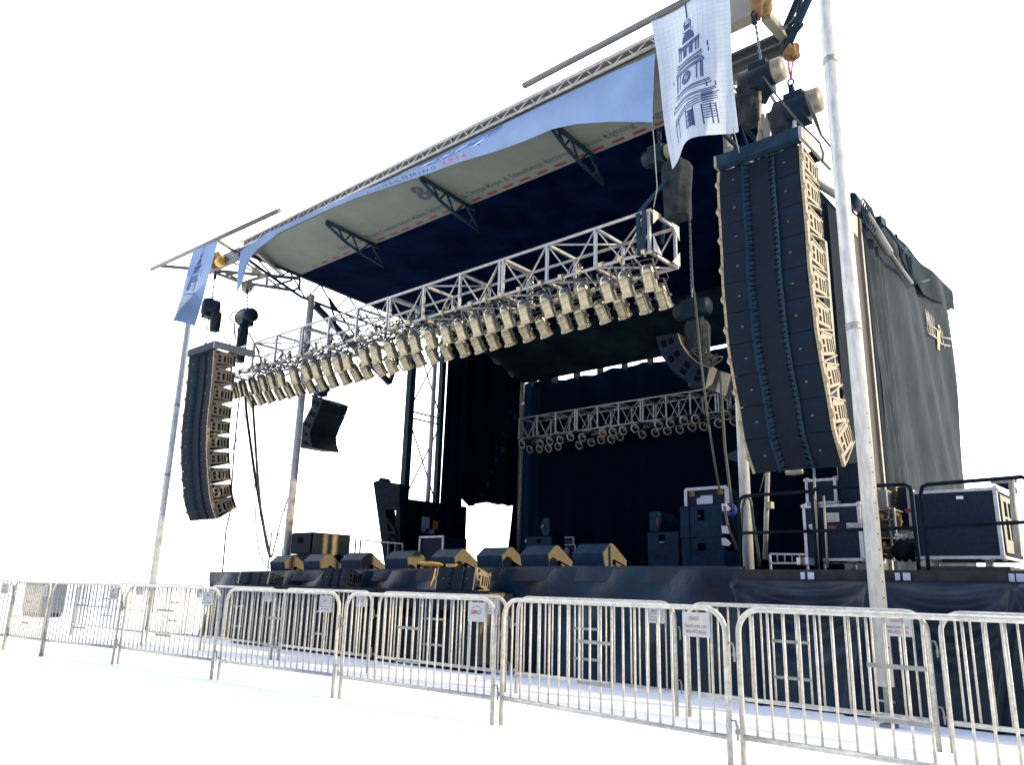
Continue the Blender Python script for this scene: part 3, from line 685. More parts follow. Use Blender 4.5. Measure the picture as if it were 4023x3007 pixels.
# ---- par cans
def make_can():
    t = thing('par_can', 'x', 'stage light', (0, 0, 0))
    m = MB()
    A_, B_ = V(0, 0, -.02), V(0, 0, -.36)
    for pr in ([(0, .001), (0, .045), (.06, .075), (.16, .095), (.28, .099)], [(.28, .099), (.28, .106), (.33, .106), (.33, .101)], [(.33, .101), (.90, .101)], [(.90, .101), (.90, .116)], [(.90, .116), (1, .116)], [(1, .116), (1, .098)], [(1, .098), (.93, .092)], [(.58, .102), (.58, .105), (.60, .105), (.60, .102)]): m.lathe(A_, B_, pr, 18)
    hs = obj('housing', m, 'can', t)
    m = MB()
    for k in range(8):
        a = k * math.pi / 4; c0 = V(.086 * math.cos(a), .086 * math.sin(a), -.065); n_ = V(math.cos(a), math.sin(a), .3).normalized()
        m.lathe(c0 - n_ * .004, c0 + n_ * .004, [(0, 0), (0, .012), (1, .012), (1, 0)], 6)
    g_ = obj('vent_hole', m, 'slot', hs)
    m = MB(); m.lathe(V(0, 0, -.345), V(0, 0, -.33), [(0, 0), (0, .10), (1, .10)], 14); obj('lens', m, 'lens', t)
    m = MB()
    for sx in (-1, 1): m.beam(V(sx * .109, 0, -.20), V(sx * .109, 0, .03), .006, .025, (1, 0, 0)); m.tube(V(sx * .10, 0, -.2), V(sx * .14, 0, -.2), .02, 8)
    m.beam(V(-.109, 0, .03), V(.109, 0, .03), .02, .006); obj('yoke', m, 'grey_steel', t)
    m = MB(); m.tube(V(0, 0, .06), V(0, 0, .14), .018, 8); m.box(-.03, .03, -.03, .03, .11, .16); obj('clamp', m, 'can', t)
    m = MB(); m.path([V(.05, .09, -.05), V(.1, .16, .0), V(.08, .16, .1), V(0, .08, .16)], .009, 5); obj('power_lead', m, 'cable', t)
    return t
can0 = make_can(); canused = [False]
gel0 = {}
def put_can(x, y, z, tx, ty, label, group, sc=1.0):
    if not canused[0]: c = can0; canused[0] = True; KID[c.name] = [(k, kids(k)) for k in kids(c)]
    else: c = copy_tree(can0)
    c.location = (x, y, z); c.rotation_euler = (tx, ty, 0); c.scale = (sc, sc, sc * 1.12)
    tag(c, label, 'stage light', group); return c
def gel(c, mt, label):
    for k in list(c.children):
        if k.name.startswith('lens'):
            me = k.data.copy(); me.materials.clear(); me.materials.append(MATS[mt]); k.data = me; k['label'] = label
F1 = [917, 947, 985, 1022, 1056, 1094, 1147, 1192, 1230, 1274, 1317, 1355, 1421, 1466, 1520, 1568, 1618, 1679, 1743, 1797, 1858, 1915, 1978, 2049, 2135, 2212, 2282, 2372, 2445, 2538]
F2 = [1004, 1040, 1076, 1115, 1153, 1192, 1235, 1280, 1326, 1373, 1416, 1457, 1509, 1556, 1613, 1663, 1718, 1772, 1835, 1894, 1953, 2017, 2081, 2149, 2235, 2303, 2382, 2456, 2543, 2620]
for i, px in enumerate(F1):
    py = lerp(1490, 1010, (px - 917) / (2538 - 917)); X = PY(px, py, 9.5).x
    c = put_can(X, 9.5, TZ0 - .155, rad(24 + random.uniform(-3, 3)), rad(random.uniform(-4, 4)), 'silver par can, %s from the left in the front truss front row' % nth(i + 1), 'par cans on the front truss', 1.10)
    if i == 18: pass
for i, px in enumerate(F2):
    py = lerp(1563, 1126, (px - 1004) / (2620 - 1004)); X = PY(px, py, 10.56).x
    c = put_can(X, 10.28, TZ0 - .155, rad(38 + random.uniform(-3, 3)), rad(random.uniform(-4, 4)), 'tilted par can, %s from the left in the front truss rear row' % nth(i + 1), 'par cans on the front truss', 1.10)
    if i in (3, 10, 12): gel(c, 'gel_magenta', 'magenta filter in the mouth')
    if i in (5, 9): gel(c, 'gel_blue', 'blue filter in the mouth')
B1 = [(2053, 1743), (2126, 1740), (2162, 1731), (2201, 1727), (2242, 1715), (2288, 1718), (2371, 1699), (2409, 1695), (2450, 1690), (2495, 1681), (2588, 1668), (2636, 1661), (2690, 1650), (2735, 1645), (2856, 1629)]
B2 = [(2083, 1763), (2121, 1761), (2155, 1759), (2194, 1752), (2276, 1747), (2323, 1736), (2361, 1727), (2402, 1724), (2436, 1713), (2525, 1704), (2578, 1697), (2623, 1690), (2673, 1684), (2722, 1674), (2767, 1672), (2824, 1661), (2885, 1652)]
DARK = {}
def darken(c):  # same cans recoloured black; the rear shade is in the colour
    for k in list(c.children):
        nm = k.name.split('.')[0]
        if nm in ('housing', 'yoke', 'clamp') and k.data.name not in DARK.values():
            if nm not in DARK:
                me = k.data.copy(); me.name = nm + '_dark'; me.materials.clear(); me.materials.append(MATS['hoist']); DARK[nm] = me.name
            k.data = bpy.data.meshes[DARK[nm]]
ring = MB(); ring.lathe(V(0, 0, -.372), V(0, 0, -.358), [(0, .098), (0, .142), (1, .142), (1, .098)], 8)
rme = None
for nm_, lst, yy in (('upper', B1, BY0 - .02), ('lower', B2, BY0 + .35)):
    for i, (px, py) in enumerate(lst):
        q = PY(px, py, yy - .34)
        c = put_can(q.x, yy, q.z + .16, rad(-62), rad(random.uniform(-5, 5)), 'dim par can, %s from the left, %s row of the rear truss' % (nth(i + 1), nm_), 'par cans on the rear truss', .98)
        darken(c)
        if rme is None:
            fr = obj('filter_frame', ring, 'galv_dull', c); rme = fr.data
        else:
            fr = link(bpy.data.objects.new('filter_frame', rme)); fr.parent = c
        if (nm_ == 'upper' and i in (6,)): gel(c, 'gel_amber', 'amber filter in the mouth')

# ================================================================ HOISTS
def chain(mb, a, b, r=.012):
    a = Vector(a); b = Vector(b); n = max(4, int((b - a).length / .05)); mb.lathe(a, b, [(i / n, r * (1.5 if i % 2 else .6)) for i in range(n + 1)], 6)
def hoist(label, body, rod_to, axis=V(1, 0, 0), L_=.5, R=.14, cap='hoist_cover', bag=None, cable=True):
    """chain motor: drum body along axis, chain up to rod_to, canvas chain bag"""
    t = thing('chain_hoist', label, 'chain hoist', tuple(body))
    m = MB(); h = axis * L_ / 2
    m.lathe(body - h, body + h * .55, [(0, .0), (0, R * .8), (.06, R), (1, R)], 16); m.box(body.x - .13, body.x + .12, body.y - .16, body.y + .16, body.z - R - .05, body.z + R * .9)
    for k in (-.09, .06): m.path([body + V(k + .03 * math.cos(a), 0, R + .03 + .035 * math.sin(a)) for a in [i * .7 for i in range(9)]], .01, 5)
    obj('motor_body', m, 'hoist', t)
    m = MB(); m.lathe(body + h * .56, body + h * 1.05, [(0, R * .99), (.75, R * .96), (.95, R * .8), (1, 0)], 16); obj('end_cap', m, cap, t)
    m = MB(); chain(m, body + V(0, 0, R), rod_to, .016); obj('chain', m, 'chain', t)
    m = MB(); hk = rod_to; m.box(hk.x - .03, hk.x + .03, hk.y - .03, hk.y + .03, hk.z - .14, hk.z - .02); m.path([hk + V(.04 * math.cos(a), 0, .03 + .05 * math.sin(a)) for a in [i * .7 for i in range(10)]], .014, 5); obj('hook', m, 'hoist', t)
    if bag:
        bx, by, bz_, bw, bh = bag
        m = MB(); c0 = V(bx, by, bz_)
        def bf(u, v):
            a = u * 2 * math.pi; k = (1 + .10 * math.sin(a * 5 + v * 3)) * (1 - .18 * v) * (.75 if v < .02 else 1)
            sx = math.copysign(abs(math.cos(a)) ** .6, math.cos(a)); sy = math.copysign(abs(math.sin(a)) ** .6, math.sin(a))
            return c0 + V(sx * bw / 2 * k, sy * bw / 2 * k, -v * bh)
        m.grid(bf, 28, 10); ring_ = [bf(i / 28, 1) for i in range(28)]; m.add(ring_, [list(range(28))]); obj('chain_bag', m, 'bag', t)
    return t
def wires(mb, pts, r=.012): mb.path(pts, r, 6)
HY = 9.25
hoist('hoist with pale rounded motor end nearest the large white flag', PY(2995, 300, HY), PY(2963, 60, HY), bag=(PY(2940, 330, HY).x, HY, PY(2940, 335, HY).z, .30, .62), R=.17, L_=.62)
hoist('hoist with pale rounded end farther right above the big speaker column', PY(3135, 420, HY), PY(3107, 330, HY), bag=(PY(3072, 425, HY).x, HY, PY(3072, 430, HY).z, .30, .62), R=.17, L_=.62)
hoist('black hoist partly behind the lower edge of the large white flag', PY(2590, 612, 9.9), PY(2590, 520, 9.9), R=.14, L_=.55, bag=(PY(2660, 640, 9.9).x, 9.9, PY(2660, 640, 9.9).z, .42, .95))
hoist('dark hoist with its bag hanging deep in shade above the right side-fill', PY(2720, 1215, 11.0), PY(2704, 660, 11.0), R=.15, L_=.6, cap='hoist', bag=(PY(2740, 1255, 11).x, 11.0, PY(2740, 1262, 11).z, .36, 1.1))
hoist('round black hoist seen end-on over the left speaker column', PY(828, 1210, 8.8), PY(846, 1075, 8.8), V(.3, .95, 0).normalized(), R=.22, L_=.4, cap='hoist', bag=(PY(848, 1250, 8.8).x, 8.8, PY(848, 1228, 8.8).z, .24, .5))
hoist('black hoist over the left end of the front lighting truss', PY(968, 1245, 9.9), PY(972, 1135, 9.9), R=.19, L_=.62, cap='hoist', bag=(PY(958, 1280, 9.9).x, 9.9, PY(958, 1280, 9.9).z, .24, 1.0))
hoist('small black hoist over the left side-fill speakers', PY(1262, 1532, 13.0), PY(1268, 1380, 13.0), R=.13, L_=.6, cap='hoist')
m = MB(); s_ = PY(2545, 825, 9.55); 
m.beam(PY(2620, 705, 9.7), PY(2508, 838, 9.5), .075, .02, (0, -1, .2)); m.beam(PY(2506, 838, 9.46), PY(2512, 990, 9.46), .07, .02, (0, -1, 0)); m.beam(PY(2530, 825, 9.46), PY(2528, 990, 9.46), .07, .02, (0, -1, 0)); m.beam(PY(2620, 705, 9.7), PY(2612, 860, 10.3), .04, .02, (0, -1, 0)); m.beam(PY(2612, 860, 10.3), PY(2600, 960, 10.3), .06, .02, (0, -1, 0))
m.beam(PY(2506, 990, 9.44), PY(2530, 990, 9.44), .02, .12)
solo('round_sling', m, 'dark_steel', 'grey lifting sling wrapped round the right end of the front truss', 'sling')
m = MB(); m.tube(PY(978, 1310, 9.9), PY(1020, 1385, 9.7), .02, 6); m.tube(PY(950, 1270, 9.9), PY(925, 1375, 9.7), .02, 6); m.path([PY(955, 1225, 9.8), PY(915, 1225, 9.8), PY(902, 1250, 9.8), PY(920, 1270, 9.8), PY(925, 1330, 9.8)], .02, 6)
solo('round_sling', m, 'hoist', 'dark slings from the left hoist bag down to the front truss', 'sling')

# ================================================================ LINE ARRAYS
BW = 1.15
def array_box_proto(plate='plate'):
    """unit box: width 1 (x), depth .52 (y back), height 1 (z), origin front bottom centre"""
    t = thing('line_array_speaker', 'x', 'speaker', (0, 0, 0))
    W = .5; D = .50
    m = MB(); g_ = .014
    # hull tapering to the back
    m.hexa([V(-W + .05, .035, -.004), V(W - .05, .035, -.004), V(W - .05, D, .22), V(-W + .05, D, .22), V(-W + .05, .035, 1.004), V(W - .05, .035, 1.004), V(W - .05, D, .78), V(-W + .05, D, .78)])
    obj('cabinet', m, 'box', t)
    for sx in (-1, 1):
        m = MB(); m.hexa([V(sx * .46, -.005, g_), V(sx * .20, .015, g_), V(sx * .20, .05, g_), V(sx * .46, .05, g_), V(sx * .46, -.005, 1 - g_), V(sx * .20, .015, 1 - g_), V(sx * .20, .05, 1 - g_), V(sx * .46, .05, 1 - g_)])
        gr = obj('grille', m, 'box', t)
        m = MB(); cx = sx * .30
        m.box(cx - .012, cx + .012, -.006, .004, .48, .53); obj('badge', m, 'grey_steel', gr)
        m = MB(); m.hexa([V(sx * .195, -.012, g_), V(sx * .05, .10, g_), V(sx * .05, .12, g_), V(sx * .195, .05, g_), V(sx * .195, -.012, 1 - g_), V(sx * .05, .10, 1 - g_), V(sx * .05, .12, 1 - g_), V(sx * .195, .05, 1 - g_)])
        h = obj('horn_flange', m, 'horn', t)
        m = MB()
        for k in range(6):
            z = .10 + k * .16; a = V(sx * .17, .004, z); b = V(sx * .08, .075, z + .05 * (1 if k % 2 else -1) * .8)
            m.path([a + V(0, -.002, -.0), (a + b) / 2 + V(-sx * .0, -.005, .015), b], [.009, .015, .008], 6)
        obj('horn_slot', m, 'slot', h)
        # side rigging plate with windows
        m = MB(); X0 = sx * .47; X1 = sx * .50
        def bar(y0, y1, z0, z1): m.box(min(X0, X1), max(X0, X1), y0, y1, z0, z1)
        bar(0, .06, .01, .99)
        bar(.07, .42, .20, .30); bar(.07, .42, .70, .80); bar(.07, .10, .30, .70); bar(.17, .215, .30, .70); bar(.27, .30, .3, .7); bar(.34, .36, .3, .7); bar(.40, .42, .3, .7); bar(.10, .17, .47, .53)
        m.beam(V(sx * .485, .07, .97), V(sx * .485, .49, .80), .03, .05); m.beam(V(sx * .485, .07, .03), V(sx * .485, .49, .20), .03, .05)
        m.tube(V(sx * .49, .47, .04), V(sx * .49, .47, .96), .010, 6); m.prism([V(sx * .48, .10, .80), V(sx * .48, .38, .80), V(sx * .48, .30, .90), V(sx * .48, .16, .92)], (sx * .012, 0, 0))
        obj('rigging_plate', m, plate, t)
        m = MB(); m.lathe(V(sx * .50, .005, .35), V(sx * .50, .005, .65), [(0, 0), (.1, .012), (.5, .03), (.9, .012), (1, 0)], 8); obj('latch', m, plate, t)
    return t
boxp = array_box_proto(); boxused = [False]
def put_box(loc, upv, width, hgt, depth, label, group, yaw=None):
    if not boxused[0]: b = boxp; boxused[0] = True; KID[b.name] = [(k, kids(k)) for k in kids(b)]
    else: b = copy_tree(boxp)
    up = Vector(upv).normalized(); xa = Vector(yaw) if yaw else V(1, 0, 0); xa = (xa - up * xa.dot(up)).normalized(); ya = up.cross(xa)
    M_ = Matrix((xa * width, ya * depth, up * hgt)).transposed().to_4x4(); M_.translation = loc
    b.matrix_world = M_; tag(b, label, 'speaker', group); return b
def array(pxs, X1, width, side, group):
    pts = [PX(px, py, X1) for px, py in pxs]; n = len(pts) - 1
    for i in range(n):
        a, b = pts[i], pts[i + 1]; up = a - b; up.x = 0
        q = (V(X1 - width / 2, b.y, b.z))
        where = 'topmost' if i == 0 else ('lowest' if i == n - 1 else nth(i + 1) + ' from the top')
        put_box(q, up, width, up.length * 1.004, 1.15, 'line array speaker, %s in the hanging %s column' % (where, side), group)
    return pts
seamsR = [(3148, 562), (3153, 669), (3164, 789), (3174, 910), (3182, 1036), (3196, 1160), (3210, 1292), (3232, 1424), (3257, 1556), (3279, 1693), (3320, 1836)]
XR = PY(3148, 562, 8.95).x
pr_ = array(seamsR, XR, 1.16, 'right', 'speakers of the right hanging column')
seamsL = [(842, 1372), (838, 1437), (832, 1508), (825, 1575), (817, 1640), (813, 1706), (812, 1772), (815, 1838), (820, 1906), (828, 1974), (850, 2042)]
XLa = PY(842, 1372, 8.3).x
pl_ = array(seamsL, XLa, 1.22, 'left', 'speakers of the left hanging column')
def fly_frame(label, x0, x1, y0, y1, z, h=.17):
    t = thing('fly_frame', label, 'fly frame', ((x0 + x1) / 2, y0, z))
    m = MB()
    m.box(x0, x1, y0 - .03, y0, z, z + h); m.box(x0, x1, y0, y0 + .09, z + h, z + h + .012); m.box(x0, x1, y0, y0 + .09, z - .012, z); m.box(x0, x1, y1, y1 + .04, z, z + h); obj('cross_bar', m, 'dark_steel', t)
    m = MB(); m.box(x1 + .002, x1 + .04, y0 - .03, y1 + .35, z - .0, z + h); obj('side_bar', m, 'galv_dull', t)
    m = MB(); m.box(x0 - .04, x0 - .002, y0 - .03, y1 + .35, z, z + h); obj('side_bar', m, 'galv_dull', t)
    m = MB(); m.box(x0 + .3, x0 + .4, y0, y1, z, z + .06); m.box(x1 - .4, x1 - .3, y0, y1, z, z + .06); obj('spreader', m, 'galv_dull', t)
    return t
pR = PY(3140, 535, 8.9)
fly_frame('steel fly frame on top of the right speaker column', PY(2820, 660, 8.9).x, pR.x, 8.9, 9.55, pR.z - .04)
pL = PY(842, 1368, 8.25)
fly_frame('steel fly frame on top of the left speaker column', PY(742, 1400, 8.25).x, pL.x, 8.25, 8.9, pL.z - .0)
m = MB(); m.tube(PY(820, 1250, 8.8), PY(808, 1350, 8.7), .014, 6); m.path([PY(808 + 5 * math.cos(a), 1352 + 6 * math.sin(a), 8.6) for a in [i * .63 for i in range(10)]], .012, 5, closed=True); m.tube(PY(862, 1300, 8.8), PY(905, 1355, 8.9), .014, 6)
solo('steel_sling', m, 'chain', 'steel slings joining the left round hoist to its fly frame', 'sling')
m = MB(); m.tube(PY(2983, 390, 9.25), PY(2984, 530, 9.25), .02, 6); m.lathe(PY(2984, 525, 9.25), PY(2984, 575, 9.25), [(0, .03), (.5, .045), (.6, .03), (1, .07)], 8); m.tube(PY(2984, 330, 9.25), PY(2983, 400, 9.25), .03, 8)
solo('steel_sling', m, 'plate', 'steel sling with thimble on the right fly frame, under the first hoist', 'sling')
m = MB(); m.tube(PY(3120, 440, 9.2), PY(3122, 520, 9.2), .03, 6); m.path([PY(3130, 500, 9.2), PY(3145, 512, 9.2), PY(3128, 520, 9.2)], .02, 6)
solo('steel_sling', m, 'sticker', 'short steel sling at the corner of the right fly frame', 'sling')
m = MB(); m.path([PY(3000, 300, 9.1), PY(3040, 360, 9.0), PY(3130, 470, 8.9), PY(3220, 560, 8.85), PY(3234, 600, 8.85), PY(3230, 640, 8.9)], .013, 6)
m.path([PY(3150, 370, 9.1), PY(3160, 356, 9.1), PY(3175, 400, 9.0), PY(3200, 460, 9.0), PY(3226, 530, 9.0), PY(3262, 575, 9.0)], [.013, .013, .02, .028, .014, .013], 6)
solo('hoist_cable', m, 'cable_brown', 'black control cables looping off the two right hoists', 'cable')

# side-fill arrays
def side_fill(label, O, I, k, Yp, dep, rear, grp):
    for i in range(len(O) - 1):
        quad = [PY(*O[i], Yp), PY(*I[i], Yp), PY(*I[i + 1], Yp), PY(*O[i + 1], Yp)]
        cen = sum(quad, V(0, 0, 0)) / 4; q2 = [cen + (q - cen) * .975 for q in quad]
        t = thing('side_fill_speaker', '%s, %s from top' % (label, nth(i + 1)), 'speaker', tuple(cen), grp)
        m = MB(); m.prism(q2, (0, dep, 0)); obj('cabinet', m, 'box', t)
        m = MB(); a, b, c, d = q2
        for f0, f1 in ((.18, .42), (.54, .78)):
            pp = [lerp(lerp(a, b, u), lerp(d, c, u), v) + V(0, -.003, 0) for u, v in ((f0, .3), (f1, .3), (f1, .7), (f0, .7))]
            m.prism(pp, (0, -.004, 0))
        obj('handle_recess', m, 'slot', t)
        m = MB(); nn = (b - c); e1 = b + V(0, .03, 0); e2 = c + V(0, .03, 0); off = (b - a).normalized() * .012
        m.prism([e1 + off, e2 + off, e2 + off + V(0, dep * .4, 0), e1 + off + V(0, dep * .4, 0)], off); m.prism([e1 + off + V(0, dep * .6, 0), e2 + off + V(0, dep * .6, 0), e2 + off + V(0, dep * .92, 0), e1 + off + V(0, dep * .92, 0)], off)
        obj('rear_plate', m, rear, t)
side_fill('small curved-array speaker beside the right column', [(2575, 1322), (2598, 1400), (2641, 1458), (2701, 1504), (2761, 1523)], [(2655, 1308), (2668, 1351), (2695, 1392), (2735, 1428), (2778, 1444)], 4, 10.7, .8, 'plate', 'right side-fill speakers')
t = thing('side_fill_speaker', 'lowest small line array speaker at right with sunlit beige back plates', 'speaker', tuple(PY(2800, 1500, 10.7)), 'right side-fill speakers')
m = MB(); m.prism([PY(*q, 10.7) for q in [(2762, 1524), (2779, 1445), (2790, 1447), (2775, 1527)]], (0, .8, 0)); obj('cabinet', m, 'box', t)
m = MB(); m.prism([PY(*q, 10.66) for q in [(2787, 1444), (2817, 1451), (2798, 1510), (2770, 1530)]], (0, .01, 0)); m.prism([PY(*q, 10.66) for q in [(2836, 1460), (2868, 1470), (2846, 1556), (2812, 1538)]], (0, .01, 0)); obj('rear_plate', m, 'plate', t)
m = MB(); m.prism([PY(*q, 10.7) for q in [(2787, 1444), (2868, 1470), (2846, 1552), (2770, 1527)]], (0, .06, 0)); obj('back_panel', m, 'tarp_brown', t)
zf = lambda q: (500 + q[0] / 2.204, 1300 + q[1] / 2.204)
side_fill('small black speaker hanging by the left rear mast', [zf(q) for q in [(1690, 600), (1660, 690), (1615, 790), (1580, 880), (1585, 950), (1605, 1018)]], [zf(q) for q in [(1600, 565), (1590, 660), (1545, 750), (1500, 830), (1445, 890), (1450, 1010)]], 5, 13.0, .95, 'box', 'left side-fill speakers')
m = MB(); m.beam(PY(*zf((1600, 560)), 13), PY(*zf((1840, 650)), 13.4), .06, .06); m.tube(PY(1262, 1545, 13), PY(1262, 1565, 13), .03); m.tube(PY(1216, 1545, 13), PY(1205, 1600, 13), .01, 5)
solo('fly_frame', m, 'dark_steel', 'thin flying bar over the left side-fill speakers', 'fly frame')
m = MB()
for k in range(6): 
    c0 = PY(2745 + 12 * k, 1390 + 8 * k, 10.8); m.path([c0 + V(.13 * math.cos(a + k), .05 * math.sin(2 * a), .10 * math.sin(a)) for a in [i * .63 for i in range(10)]], .014, 5, closed=True)
m.path([PY(2770, 1270, 10.9), PY(2782, 1285, 10.9), PY(2786, 1390, 10.9), PY(2810, 1430, 10.8)], .014, 5)
solo('cable_bundle', m, 'cable_brown', 'cable loops bunched behind the right side-fill speakers', 'cables')
m = MB(); m.path([PY(2728, 1150, 9.6), PY(2752, 1400, 9.6), PY(2780, 1640, 9.6), PY(2808, 1820, 9.7), PY(2826, 1925, 9.9)], .015, 6)
m.path([PY(2706, 790, 9.75), PY(2722, 1130, 9.65), PY(2728, 1150, 9.6)], .013, 6)
m.path([PY(2828, 1460, 10.6), PY(2838, 1600, 10.5), PY(2848, 1760, 10.4), PY(2868, 1925, 10.3), PY(2875, 2000, 10.3)], .02, 6)
m.path([PY(2846, 1990, 10.2), PY(2858, 2060, 10.2), PY(2895, 2160, 10.2)], .018, 6)
solo('hanging_cable', m, 'cable_brown', 'long cables falling from the right hoists to the stage deck', 'cables')
m = MB()
m.path([PY(943, 1540, 9.9), PY(934, 1620, 9.9), PY(918, 1790, 9.9), PY(905, 2010, 9.9), PY(888, 2085, 9.9), PY(874, 2252, 9.9)], .02, 6)
solo('hanging_cable', m, 'cable_brown', 'single dark cable running down beside the left speaker column', 'cable')
m = MB()
m.path([PY(962, 1545, 9.9), PY(970, 1640, 9.9), PY(985, 1750, 9.9), PY(1000, 1860, 9.9), PY(1020, 1980, 9.9), PY(1050, 2150, 9.9), PY(1062, 2190, 9.9)], .035, 6)
m.path([PY(992, 1575, 9.9), PY(1000, 1690, 9.9), PY(1010, 1840, 9.9), PY(1025, 2020, 9.9), PY(1055, 2160, 9.9)], .032, 6)
m.path([PY(948, 1545, 9.9), PY(962, 1640, 9.9), PY(925, 1740, 9.9), PY(905, 1790, 9.9)], .014, 5)
m.path([PY(1000, 1900, 9.9), PY(1006, 2090, 9.9), PY(1020, 2180, 9.9), PY(1045, 2225, 9.9), PY(1060, 2235, 9.9)], .014, 5)
solo('hanging_cable', m, 'cable_brown', 'thick pair of cables drooping from the left truss end to the deck', 'cables')
m = MB()
m.path([PY(1156, 1770, 12.5), PY(1115, 1950, 12), PY(1075, 2095, 11.5)], .012, 5); m.path([PY(1170, 1770, 12.5), PY(1140, 1930, 12), PY(1105, 2040, 11.5), PY(1068, 2190, 10.5)], .018, 5); m.path([PY(1142, 1930, 12), PY(1120, 2000, 12), PY(1112, 2110, 11.5), PY(1108, 2185, 11)], .01, 5)
solo('guy_line', m, 'cable', 'thin guy lines slanting down from the left rear mast', 'guy lines')

# ================================================================ SKIRTS AND DECK EDGE
sk = thing('stage_skirt', 'black shiny tarpaulin skirt hung across the front of the main deck', 'skirt', (-11, YF - .05, 0))
XS0 = PY(828, 2260, YF - .1).x; XS1 = PY(2925, 2240, YF - .1).x
def skf(u, v):
    x = lerp(XS0, XS1, u); z = lerp(0.0, dzf(x) - .02, v)
    y = YF - .12 + .07 * math.sin(x * 2.1 + z * 1.9) * (1.1 - v) + .035 * math.sin(x * 5.3 - z * 4) + .03 * math.sin(x * 1.1 + 3.2 * z) + .012 * math.sin(z * 9 + x) - .06 * (1 - v)
    return V(x, y, z)
m = MB(); m.grid(skf, 260, 20, (0, .02, 0)); obj('cloth', m, 'skirt', sk)
m = MB(); m.grid(lambda u, v: V(lerp(XS0, XS1, u), YF - .13 + .01 * math.sin(u * 90), lerp(-.20, .015, v) + dzf(lerp(XS0, XS1, u))), 200, 3, (0, .05, 0)); obj('top_band', m, 'skirt_wing', sk)
m = MB(); m.grid(lambda u, v: V(XS0 + .03 * math.sin(u * 40), lerp(YF - .1, 21, u), lerp(0, dzf(-18.2), v)), 60, 4, (.02, 0, 0)); obj('side_cloth', m, 'skirt', sk)
# wing platform at the right
WY = 9.35; WX0 = PY(2895, 2240, WY).x; WZ = 1.53
wp = thing('wing_platform', 'raised platform right of the main deck holding the equipment cases', 'platform', ((WX0 + 1) / 2, WY, 0))
m = MB(); m.box(WX0, 2.5, WY, 12.6, WZ - .16, WZ); obj('deck', m, 'fascia_brown', wp)
m = MB()
for px in (3152, 3184, 3523, 3559, 3970, 4005):
    q = PY(px, 2233, WY - .006); ww = .05 if px in (3152, 3523, 3970) else .075; m.box(q.x - ww / 2, q.x + ww / 2, WY - .010, WY - .003, WZ - .11, WZ - .03)
obj('white_label', m, 'sticker', wp)
ws = thing('platform_skirt', 'dark wrinkled tarpaulin skirt sagging in swags under the right platform', 'skirt', (-1, WY - .1, 0))
sag = [(WX0, 1.0), (PY(3450, 2300, WY).x, 1.0), (PY(4000, 2300, WY).x, 1.0), (2.6, 1.0)]
def wsf(u, v):
    x = lerp(WX0, 2.5, u); z = lerp(-.02, WZ - .13, v)
    y = WY - .06
    for k in range(len(sag) - 1):
        a, b = sag[k][0], sag[k + 1][0]
        if a <= x <= b:
            f = (x - a) / (b - a); cat = 4 * f * (1 - f)        # 0 at pegs, 1 mid
            d = (WZ - .13 - z)
            for j, (dd, amp) in enumerate(((.14, .12), (.34, .13), (.58, .10), (.85, .06))):
                zz = d - dd * (.15 + .85 * cat) - .05 * j * f
                y -= amp * math.exp(-(zz / .075) ** 2) * (.35 + .65 * cat)
            y -= .12 * math.exp(-((f - .02 - d * .12) / .03) ** 2) * min(1, d * 3) + .12 * math.exp(-((1 - f - .02 - d * .15) / .03) ** 2) * min(1, d * 3)
    y += .02 * math.sin(x * 3.7 + z * 2) + .012 * math.sin(x * 9 + z * 5) - .05 * (1 - v)
    return V(x, y, z)
m = MB(); m.grid(wsf, 240, 70, (0, .02, 0)); obj('cloth', m, 'skirt_wing', ws)
m = MB(); m.grid(lambda u, v: V(lerp(XS1, WX0, u), lerp(YF - .1, WY + .1, u ** 2) + .35 * math.sin(math.pi * u) * .3, lerp(0, DZ - .25 * math.sin(math.pi * u), v)), 30, 8, (0, .02, 0))
obj('corner_cloth', m, 'skirt_wing', ws)

# ================================================================ SUBWOOFERS + FRONT FILLS
SY = 8.88; sz = 1.17
xs = [PY(px, 2310, SY).x for px in (918, 1100, 1327, 1483, 1600, 1719, 1890)]
names = ['first', 'second', 'third', 'fourth', 'fifth', 'sixth']
for i in range(6):
    a, b = xs[i] + .01, xs[i + 1] - .01
    t = thing('subwoofer', 'black subwoofer on the ground before the skirt, %s from the left of the row' % names[i] if i < 5 else 'black subwoofer ending the row, its right side sunlit tan', 'subwoofer', ((a + b) / 2, SY, 0), 'subwoofers before the stage skirt')
    m = MB(); m.box(a, b, SY, SY + .72, .08, sz); obj('cabinet', m, 'box', t)
    m = MB(); m.box(a + .03, b - .03, SY - .012, SY, .12, sz - .04); obj('grille', m, 'box', t)
    m = MB()
    for k in (-1, 1): m.box((a + b) / 2 + k * .3 - .12, (a + b) / 2 + k * .3 + .12, SY - .016, SY - .012, .75, .87)
    obj('handle_recess', m, 'slot', t)
    m = MB(); m.box(a + .04, b - .04, SY + .05, SY + .65, .0, .08); obj('skid', m, 'case_black', t)
    if i == 5: m = MB(); m.box(b, b + .02, SY + .0, SY + .72, .12, sz - .02); obj('side_panel', m, 'sunlit_end', t)
